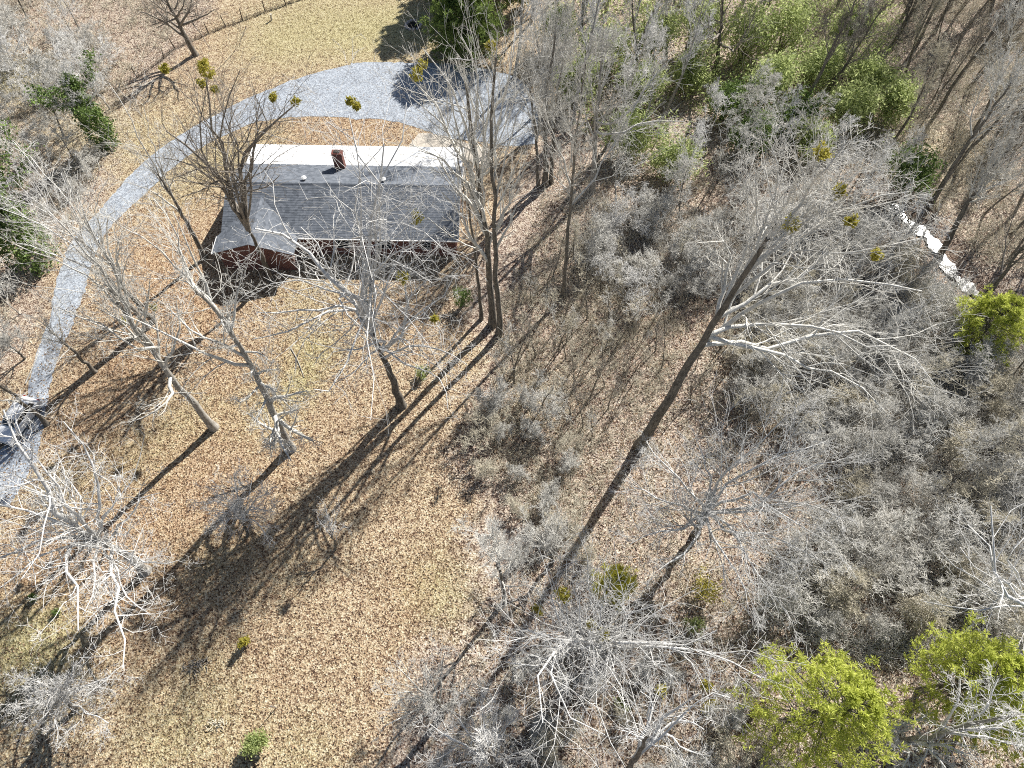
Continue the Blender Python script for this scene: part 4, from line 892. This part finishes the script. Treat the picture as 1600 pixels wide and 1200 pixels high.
def pine(x, y, h, rad, label, mat, seed, name='pine_tree', cat='pine tree', whorl=11, per=7, tuft=.34, low=.25, group=None, dens=1.0):
    g = np.random.default_rng(seed); z = float(tz(x, y)); root = empty(name, (x, y, z), label, cat, group)
    P = np.zeros((8, 3)); P[:, 2] = np.linspace(-.3, h, 8); P[1:, :2] += np.cumsum(g.normal(size=(7, 2)) * .09, 0)
    tr = np.linspace(.02 * h, .02, 8); tt = TB(); tt.add(P[None], tr[None], 8); obj('trunk', tt.mesh('trunk'), BARK, root)
    br = []; rr = []
    for k in range(whorl):
        f = low + (1 - low) * (k + .3) / whorl
        zz = f * h; px = np.interp(zz, P[:, 2], P[:, 0]); py = np.interp(zz, P[:, 2], P[:, 1])
        L = rad * (math.sin(min(1, (1 - f) / (1 - low) * 1.15) * math.pi * .5) ** .7 + .06)
        a0 = g.uniform(0, 6.28)
        for j in range(per):
            a = a0 + j * 6.283 / per + g.normal() * .25; l = L * g.uniform(.55, 1.15)
            e = np.array([math.cos(a), math.sin(a), 0])
            br.append(resample([np.array([px, py, zz]), np.array([px, py, zz]) + e * l * .5 + np.array([0, 0, .06 * l]), np.array([px, py, zz]) + e * l + np.array([0, 0, .22 * l])], 6)); rr.append(np.linspace(.05, .015, 6))
    br = np.stack(br); rr = np.stack(rr)
    s2, r2 = grow(br, rr, 6, .42, 48, .08, 4, .12, g, .3, 1, .6, .25, .5, .012)
    tb = TB(); tb.add(br, rr, 4); tb.add(s2, r2, 3); obj('branches', tb.mesh('branches'), BARK, root)
    ends = np.concatenate([s2[:, -1], s2[:, -2], (s2[:, -1] + s2[:, -2]) / 2, br[:, -1], br[:, -2]])
    ends = ends[g.random(len(ends)) < dens]
    K = 9; n = len(ends)
    d = norm(g.normal(size=(n, K, 3)) + np.array([0, 0, .55])); L = tuft * g.uniform(.6, 1.25, (n, K, 1))
    c = ends[:, None] + g.normal(size=(n, K, 3)) * .05
    side = norm(np.cross(d, g.normal(size=(n, K, 3)))) * (tuft * .085)
    V = np.stack([c - side, c + d * L * .55 + side * 1.2, c + d * L, c + d * L * .5 - side * 1.2], 2).reshape(-1, 3)
    ti = np.clip(g.random((n, 1)) * .7 + g.random((n, K)) * .45, 0, 1); ti = np.repeat(ti.ravel(), 4)
    leaf_obj('needles', V, np.arange(n * K * 4).reshape(-1, 4), ti, mat, root)
    return root
p = G(1300, 1108, 9); pine(p[0], p[1], 13.5, 4.0, 'bright yellow green pine at the bottom right, its crown whole in view', PINE, 501, whorl=13, per=8)
p = G(1532, 1055, 8); pine(p[0], p[1], 12, 3.6, 'bright green pine near the right edge, behind pale leaning limbs', PINE, 502, whorl=12, per=8)
p = G(1600, 1100, 7); pine(p[0], p[1], 11, 3.0, 'green pine cut by the right edge, lower than its neighbour', PINE, 503, whorl=11, per=7)
p = G(1545, 508, 4); pine(p[0], p[1], 7.5, 3.1, 'bright green pine beside the lower end of the creek', PINE, 504, whorl=10, per=8)
p = G(955, 905, 3); pine(p[0], p[1], 5.5, 1.5, 'small yellow green conifer in the brush above the knotted tree', PINEY, 505, whorl=7, per=6, tuft=.26)
p = G(728, 80); pine(p[0], p[1], 9.0, 4.2, 'dense dark green conifer at the top edge beside the gravel pad', CEDAR, 506, name='conifer_tree', cat='conifer', whorl=16, per=10, tuft=.5, low=.06)
p = G(752, -34); pine(p[0], p[1], 14.5, 4.6, 'taller dark conifer just beyond the top edge, shading the stone fire ring', CEDAR, 507, name='conifer_tree', cat='conifer', whorl=16, per=10, tuft=.5, low=.06)
p = G(712, 6); pine(p[0], p[1], 11.0, 4.0, 'smaller dark conifer at the top edge nearest the stone fire ring', CEDAR, 509, name='conifer_tree', cat='conifer', whorl=14, per=9, tuft=.45, low=.06)
p = G(800, 0); pine(p[0], p[1], 11, 3.8, 'green conifer partly hidden by grey twigs at the top, right of the dark ones', CEDAR, 508, name='conifer_tree', cat='conifer', whorl=14, per=9, tuft=.45, low=.1)

EV = [(1055, 238, 3.2, 2.9, 'bright feathery evergreen clump at the foot of the green bushes, nearest the thicket'), (985, 205, 3, 2.6, 'pale green bush left of the feathery evergreen clump'), (1000, 130, 3, 2.6, 'green bush under the forked woodland tree'),
      (905, 118, 3.5, 2.3, 'yellow green bush in the wood left of the other green bushes'), (950, 70, 3.5, 2.6, 'pale green bush near the top, under grey twigs'), (1020, 45, 4, 3.0, 'yellow green bush left of the blue grey trunk'), (1100, 30, 4, 2.8, 'green bush behind the black trunked tree'),
      (1172, 50, 4, 3.2, 'tall pale green bush right of the black trunked tree'), (1232, 40, 4, 3.2, 'pale green bush at the top, third from the right of its row'), (1282, 90, 3.5, 3.0, 'grey green bush at the foot of the top right wood'), (1330, 45, 3.5, 2.8, 'green bush in front of the leaning wood at the top'),
      (1205, 120, 3.5, 3.0, 'mid green bush in the middle of the evergreen patch'), (1140, 150, 3, 2.8, 'dark green bush below the black trunked tree'), (1250, 165, 3, 2.6, 'dark green bush at the foot of the top right dark trunk'), (1330, 165, 3, 2.8, 'olive green bush at the right end of the evergreen patch'),
      (1090, 110, 3, 2.6, 'small bright green bush below the blue grey trunk'), (1355, 110, 3, 2.4, 'green bush between the two right hand dark trunks'), (1180, 205, 2.4, 2.2, 'low dark green bush below the evergreen patch'), (1432, 262, 3, 2.5, 'very dark green bush at the head of the creek'),
      (1270, 215, 2.5, 2.0, 'low grey green bush above the mistletoe in the tallest crown'), (865, 40, 3.5, 2.4, 'green bush glimpsed at the top left of the wood'), (1400, 160, 2.8, 2.3, 'pale green bush in front of the creek wood')]
for k, (u, v, hc, rad, lb) in enumerate(EV):
    shrub(u, v, hc, rad * 1.3, 'evergreen_bush', lb, 'bush', PRIVET if k not in (12, 13, 17, 18) else IVY, 260, 14, .2, .85, 600 + k, 'evergreen bushes in the upper wood', .34, 10)
shrub(722, 466, 1.2, 1.15, 'garden_shrub', 'dark green conical shrub between the house corner and the twin trunks', 'shrub', IVY, 100, 14, .1, 1.3, 701, asp=.3)
shrub(660, 582, .7, .75, 'garden_shrub', 'small pale green shrub right of the big oak trunk', 'shrub', PRIVET, 60, 12, .09, .8, 702)
shrub(1203, 580, .7, 1.0, 'garden_shrub', 'bright green low shrub on the floor right of the tallest trunk', 'shrub', PRIVET, 90, 14, .1, .6, 703)
shrub(1105, 915, 1.2, 1.3, 'garden_shrub', 'pale olive shrub under the wide pale tree', 'shrub', MISTLE, 70, 9, .1, .7, 704)
shrub(1085, 975, .9, 1.0, 'garden_shrub', 'pale green shrub above the right limb of the knotted tree', 'shrub', PRIVET, 60, 10, .1, .7, 705)
shrub(380, 1003, .9, .5, 'garden_shrub', 'tiny round yellow shrub standing alone on the lower lawn', 'shrub', MISTLE, 60, 14, .08, 1.5, 706)
shrub(394, 1162, 1.0, 1.05, 'garden_shrub', 'round green bush on the lawn at the bottom edge', 'shrub', PRIVET, 110, 16, .1, .9, 707)
shrub(52, 934, .5, .4, 'garden_shrub', 'small dark green shrub on the lower left lawn, further from the bare corner tree', 'shrub', IVY, 36, 10, .08, 1.2, 708)
shrub(86, 957, .45, .3, 'garden_shrub', 'tiny dark shrub on the lower left lawn with a long pointed shadow', 'shrub', IVY, 30, 10, .07, 1.6, 709)
shrub(1185, 1110, 1.0, .8, 'garden_shrub', 'yellow green shrub at the left foot of the whole pine', 'shrub', MISTLE, 46, 10, .1, .8, 710)
shrub(975, 1100, .6, .7, 'garden_shrub', 'small green shrub on the leaf floor left of the forked bottom tree', 'shrub', PRIVET, 36, 9, .09, .6, 711)
shrub(1112, 1105, .6, .75, 'garden_shrub', 'faint olive shrub right of the forked bottom tree', 'shrub', MISTLE, 36, 9, .09, .6, 712)
# ivy covered trees
def ivy_tree(base, pts, rad, label, seed, n=330):
    root = hero(base, pts, .2, [], label, seed, dict(n2=7, n3=5, n4=4), auto=(10, 4, 48, .08, .45), tmat=BARKP, cmat=TWIGW)
    root.name = 'ivy_covered_tree'
    g = np.random.default_rng(seed + 5); b0 = np.array(root.location)
    tr = np.array([np.array(root.location) * 0] + [near(b0, *q) - b0 for q in pts]); cv = resample(list(tr), 20)
    k = np.minimum((g.random(n) ** .8 * 19).astype(int), 18); prof = np.interp(np.arange(20), [0, 4, 10, 19], [.8, 1.2, 1, .35])
    cc = cv[k] + norm(g.normal(size=(n, 3))) * (prof[k] * rad * g.uniform(.5, 1, n))[:, None]
    for s in range(4):   # ivy climbing out along side limbs
        a = g.uniform(0, 6.28); e = np.array([math.cos(a), math.sin(a), .9]); q = cv[8 + s * 2] + e * np.linspace(.3, 1, 26)[:, None] * rad * 2.6 + g.normal(size=(26, 3)) * .25; cc = np.concatenate([cc, q])
    V, Fq, ti = leaf_cloud(cc, 15, .22, .13, g, .6)
    leaf_obj('ivy', V, Fq, ti, IVY, root)
ivy_tree((168, 228), [(145, 185), (122, 152), (105, 118)], 1.5, 'bare tree wrapped in dark green ivy left of the driveway', 801, 420)
ivy_tree((62, 408), [(30, 370), (5, 340), (-20, 300)], 2.3, 'thick mound of ivy on a leaning tree at the left edge', 802, 620)

# ------------------------------------------------------------------ FENCE, FIRE RING, PILES, STAKES
wood_post = plain('weathered_post', (.12, .095, .075), .95, .3, 8, 0, .4)
wire = plain('rusty_wire', (.10, .07, .05), .7, .2, 5, .3)
FP = [(215, 122), (256, 92), (274, 76), (326, 52), (353, 41), (379, 32), (414, 18), (447, 8), (482, -6), (525, -22), (570, -38)]
g0 = G(*FP[0])
fence = empty('wire_fence', (g0[0], g0[1], 0), 'old wire fence with leaning posts crossing the top left field', 'fence')
fp = [G(*q) - g0 for q in FP]
tops = []
gf = np.random.default_rng(4)
for q in fp:
    tp = q + np.array([gf.normal() * .14, gf.normal() * .14, 1.45]); tops.append(tp)
    MB().cyl(q + np.array([0, 0, -.3]), tp, .07, 7, .055).build('post', wood_post, fence)
for hh in (.25, .55, .85, 1.15):
    tb = TB()
    P = []
    for a_, b_, ta, tb_ in zip(fp[:-1], fp[1:], tops[:-1], tops[1:]):
        s0 = a_ + (ta - a_) * hh / 1.45; s1 = b_ + (tb_ - b_) * hh / 1.45
        P.append(np.stack([s0, (s0 + s1) / 2 - np.array([0, 0, .03]), s1]))
    P = np.stack(P); tb.add(P, np.full(P.shape[:2], .016), 4)
    obj('wire', tb.mesh('wire'), wire, fence)
gg = np.random.default_rng(9); tb = TB(); Q = []
for a_, b_ in zip(fp[:-1], fp[1:]):
    for _ in range(int(np.linalg.norm(b_ - a_) * 22)):
        q = a_ + (b_ - a_) * gg.random() + gg.normal(size=3) * np.array([.16, .16, 0]) + g0; q[2] = 0
        e = q + np.array([gg.normal() * .18, gg.normal() * .18, gg.uniform(.15, .5)]); Q.append(np.stack([q, e]))
Q = np.stack(Q); tb.add(Q, np.tile([.02, .012], (len(Q), 1)), 3)
tag(obj('fence_weeds', tb.mesh('fence_weeds'), TWIGD), 'dry brown weeds growing along the foot of the wire fence', 'weeds', kind='stuff')

stone = plain('fire_ring_stone', (.52, .46, .45), .9, .3, 7, 0, .4)
soot = plain('ash_bed', (.03, .027, .025), 1.0, .4, 9, 0, .5)
c = G(646, 40)
ring = empty('fire_ring', (c[0], c[1], 0), 'round stone fire ring in the shade of the conifers', 'fire pit')
MB().cyl((0, 0, -.1), (0, 0, .05), .72, 18).build('ash_bed', soot, ring)
for k in range(13):
    a = k * 6.283 / 13; gq = random.Random(k)
    import bmesh
    bm = bmesh.new(); bmesh.ops.create_icosphere(bm, subdivisions=1, radius=.24)
    for vv in bm.verts: vv.co = Vector((vv.co.x * gq.uniform(.9, 1.3), vv.co.y * gq.uniform(.8, 1.1), vv.co.z * gq.uniform(.6, .95)))
    me = bpy.data.meshes.new('stone'); bm.to_mesh(me); bm.free()
    so = obj('stone', me, stone, ring); rr = gq.uniform(.86, .98); so.location = (math.cos(a) * rr, math.sin(a) * rr, .1); so.rotation_euler = (0, 0, a)

def pile(u, v, n, rad, label, seed, mat, L=.9):
    g = np.random.default_rng(seed); c = G(u, v); P = []
    for _ in range(n):
        a = g.uniform(0, 6.28); q = np.array([g.normal() * rad, g.normal() * rad * .6, abs(g.normal()) * .12 + .03]); e = np.array([math.cos(a), math.sin(a), g.normal() * .25]) * L * g.uniform(.3, 1)
        P.append(resample([q, q + e * .5 + g.normal(size=3) * .05, q + e], 4))
    P = np.stack(P); P[:, :, 2] = np.maximum(P[:, :, 2], .03); tb = TB(); tb.add(P, np.tile(np.linspace(.035, .015, 4), (n, 1)), 5)
    o = obj('brush_pile', tb.mesh('brush_pile'), mat); o.location = (c[0], c[1], 0)
    return tag(o, label, 'brush pile')
pile(310, 1040, 40, .38, 'small heap of dark dead branches on the lower lawn', 31, TWIGD, .8)
pile(336, 1132, 26, .4, 'thin scatter of brown sticks on the lawn below the branch heap', 32, TWIGB, .5)
def stake(u, v, h, r, label, mat, lean=(0, 0)):
    c = G(u, v); o = MB().cyl((0, 0, -.2), (lean[0], lean[1], h), r, 8, r * .8).cyl((lean[0], lean[1], h), (lean[0], lean[1], h + .05), r * 1.3, 8).build('stake', mat)
    o.location = (c[0], c[1], 0); return tag(o, label, 'stake')
stake(432, 1106, 1.25, .035, 'thin dark stake casting a straight shadow on the lawn at the bottom', greymetal)
stake(424, 32, .75, .12, 'short pale stump post on the top field near the fence', plain('pale_wood', (.5, .46, .38), .9, .2, 7), (.12, .1))
# a few fallen logs
def log(u0, v0, u1, v1, r, label):
    a = G(u0, v0); b_ = G(u1, v1); a[2] = float(tz(a[0], a[1])) + r * .7; b_[2] = float(tz(b_[0], b_[1])) + r * .7
    P = resample([a, (a + b_) / 2 + np.array([.1, .05, .03]), b_], 7); tb = TB(); tb.add((P - a)[None], np.linspace(r, r * .5, 7)[None], 8)
    o = obj('fallen_branch', tb.mesh('fallen_branch'), BARKP); o.location = a; return tag(o, label, 'fallen branch')
log(40, 600, 62, 545, .07, 'long pale pole lying across the driveway edge above the car')
log(280, 352, 372, 342, .09, 'pale fallen branch on the grass left of the house') if False else None
log(455, 545, 475, 590, .05, 'reddish brown stick lying on the lawn left of the big oak')

# ------------------------------------------------------------------ UNDERGROWTH AND LITTER (nobody could count them)
gU = np.random.default_rng(77)
def in_region(n, polys):
    out = []
    for poly, m in polys:
        gp = [tuple(G(u, v)[:2]) for u, v in poly]; xs = [q[0] for q in gp]; ys = [q[1] for q in gp]
        x = gU.uniform(min(xs), max(xs), m * 4); y = gU.uniform(min(ys), max(ys), m * 4)
        k = inpoly(x, y, gp); out.append(np.c_[x[k], y[k]][:m])
    return np.concatenate(out)
def brushmesh(name, pts, stems, L, rad, mat, label):
    n = len(pts); dens = vnoise(pts[:, 0], pts[:, 1], 3.0, 8)
    keep = dens + gU.random(n) * .7 > .55; pts = pts[keep]; n = len(pts)
    keep2 = seg_dist(pts[:, 0], pts[:, 1], CREEK[3:]) > 2.3; pts = pts[keep2]; n = len(pts)
    z = tz(pts[:, 0], pts[:, 1])
    b0 = np.c_[pts, z]
    base = np.repeat(b0, stems, 0) + gU.normal(size=(n * stems, 3)) * np.array([.22, .22, 0])
    d = norm(gU.normal(size=(n * stems, 3)) * np.array([.75, .75, .3]) + np.array([0, 0, .75])); d[:, 2] = np.abs(d[:, 2])
    l = L * gU.uniform(.4, 1.3, (n * stems, 1))
    P = np.stack([base, base + d * l], 1); tb = TB(); tb.add(P, np.tile(np.array([rad, rad * .55]), (len(P), 1)), 3)
    return tag(obj(name, tb.mesh(name), mat), label, 'undergrowth', kind='stuff')
RW = [(860, 260), (1180, 230), (1420, 330), (1520, 450), (1660, 560), (1680, 1230), (700, 1230), (720, 1000), (830, 880), (760, 700), (790, 480)]
brushmesh('undergrowth', in_region(0, [(RW, 6000)]), 5, 1.0, .019, TWIGB, 'low brown bramble and twig undergrowth covering the woodland floor on the right')
brushmesh('undergrowth', in_region(0, [([(1130, 440), (1450, 440), (1690, 600), (1690, 1080), (1250, 1010), (1180, 900), (1330, 780), (1200, 640)], 5600)]), 6, 1.5, .019, TWIG, 'pale grey twig undergrowth filling the dense brush on the right')
brushmesh('undergrowth', in_region(0, [([(780, 470), (900, 380), (1090, 430), (1060, 560), (980, 680), (900, 860), (760, 760)], 2600)]), 4, .9, .017, TWIGB, 'thin twig undergrowth on the open floor between the lawn and the tallest trunk')
brushmesh('undergrowth', in_region(0, [([(1200, -30), (1720, -60), (1720, 420), (1540, 420), (1400, 290)], 4200)]), 5, 2.1, .021, TWIGB, 'upright twig undergrowth in the leaning wood at the top right')
brushmesh('undergrowth', in_region(0, [([(880, 300), (1000, 330), (1430, 330), (1430, 450), (1180, 450), (1000, 480), (900, 420)], 2200)]), 5, 1.4, .018, TWIG, 'pale twig undergrowth in the thicket left of the creek head')
brushmesh('undergrowth', in_region(0, [([(-80, -30), (330, -40), (300, 30), (200, 130), (130, 330), (60, 430), (-20, 600), (-100, 600)], 3000)]), 5, 1.0, .02, TWIGB, 'brown briar undergrowth in the overgrown ground left of the driveway')
# low evergreen cover under the top woods
pts = in_region(0, [([(860, 20), (900, -60), (1400, -60), (1400, 60), (1380, 240), (1290, 200), (1180, 230), (1040, 250), (900, 210)], 2600)])
pts = pts[vnoise(pts[:, 0], pts[:, 1], 4, 31) + gU.random(len(pts)) * .4 > .55]
cc = np.c_[pts, tz(pts[:, 0], pts[:, 1]) + gU.uniform(.2, 2.2, len(pts))]
V, Fq, ti = leaf_cloud(cc, 10, .38, .2, gU, .34)
tag(leaf_obj('evergreen_ground_cover', V, Fq, ti, PRIVET), 'low pale green evergreen growth filling the floor of the upper wood', 'ground cover', kind='stuff')
def litter(n, poly, size, label):
    pts = in_region(0, [(poly, n)]); n = len(pts); z = tz(pts[:, 0], pts[:, 1]) + .035
    c = np.c_[pts, z]; a = gU.uniform(0, 6.28, n); t_ = gU.normal(size=n) * .5
    d = np.c_[np.cos(a), np.sin(a), t_]; e = np.c_[-np.sin(a), np.cos(a), gU.normal(size=n) * .5]; s = size * gU.uniform(.6, 1.3, (n, 1))
    V = np.stack([c - d * s, c + e * s * .6, c + d * s, c - e * s * .6], 1).reshape(-1, 3); V[:, 2] = np.maximum(V[:, 2], np.repeat(z, 4) - .02)
    o = leaf_obj('leaf_litter', V, np.arange(n * 4).reshape(-1, 4), np.repeat(gU.random(n), 4), DEADLEAF)
    return tag(o, label, 'leaves', kind='stuff')
litter(26000, [(100, 480), (420, 440), (720, 470), (760, 640), (720, 1000), (560, 1230), (-40, 1230), (-40, 800)], .075, 'dead brown leaves scattered over the lawn')
litter(28000, RW, .085, 'dead brown leaves covering the woodland floor')
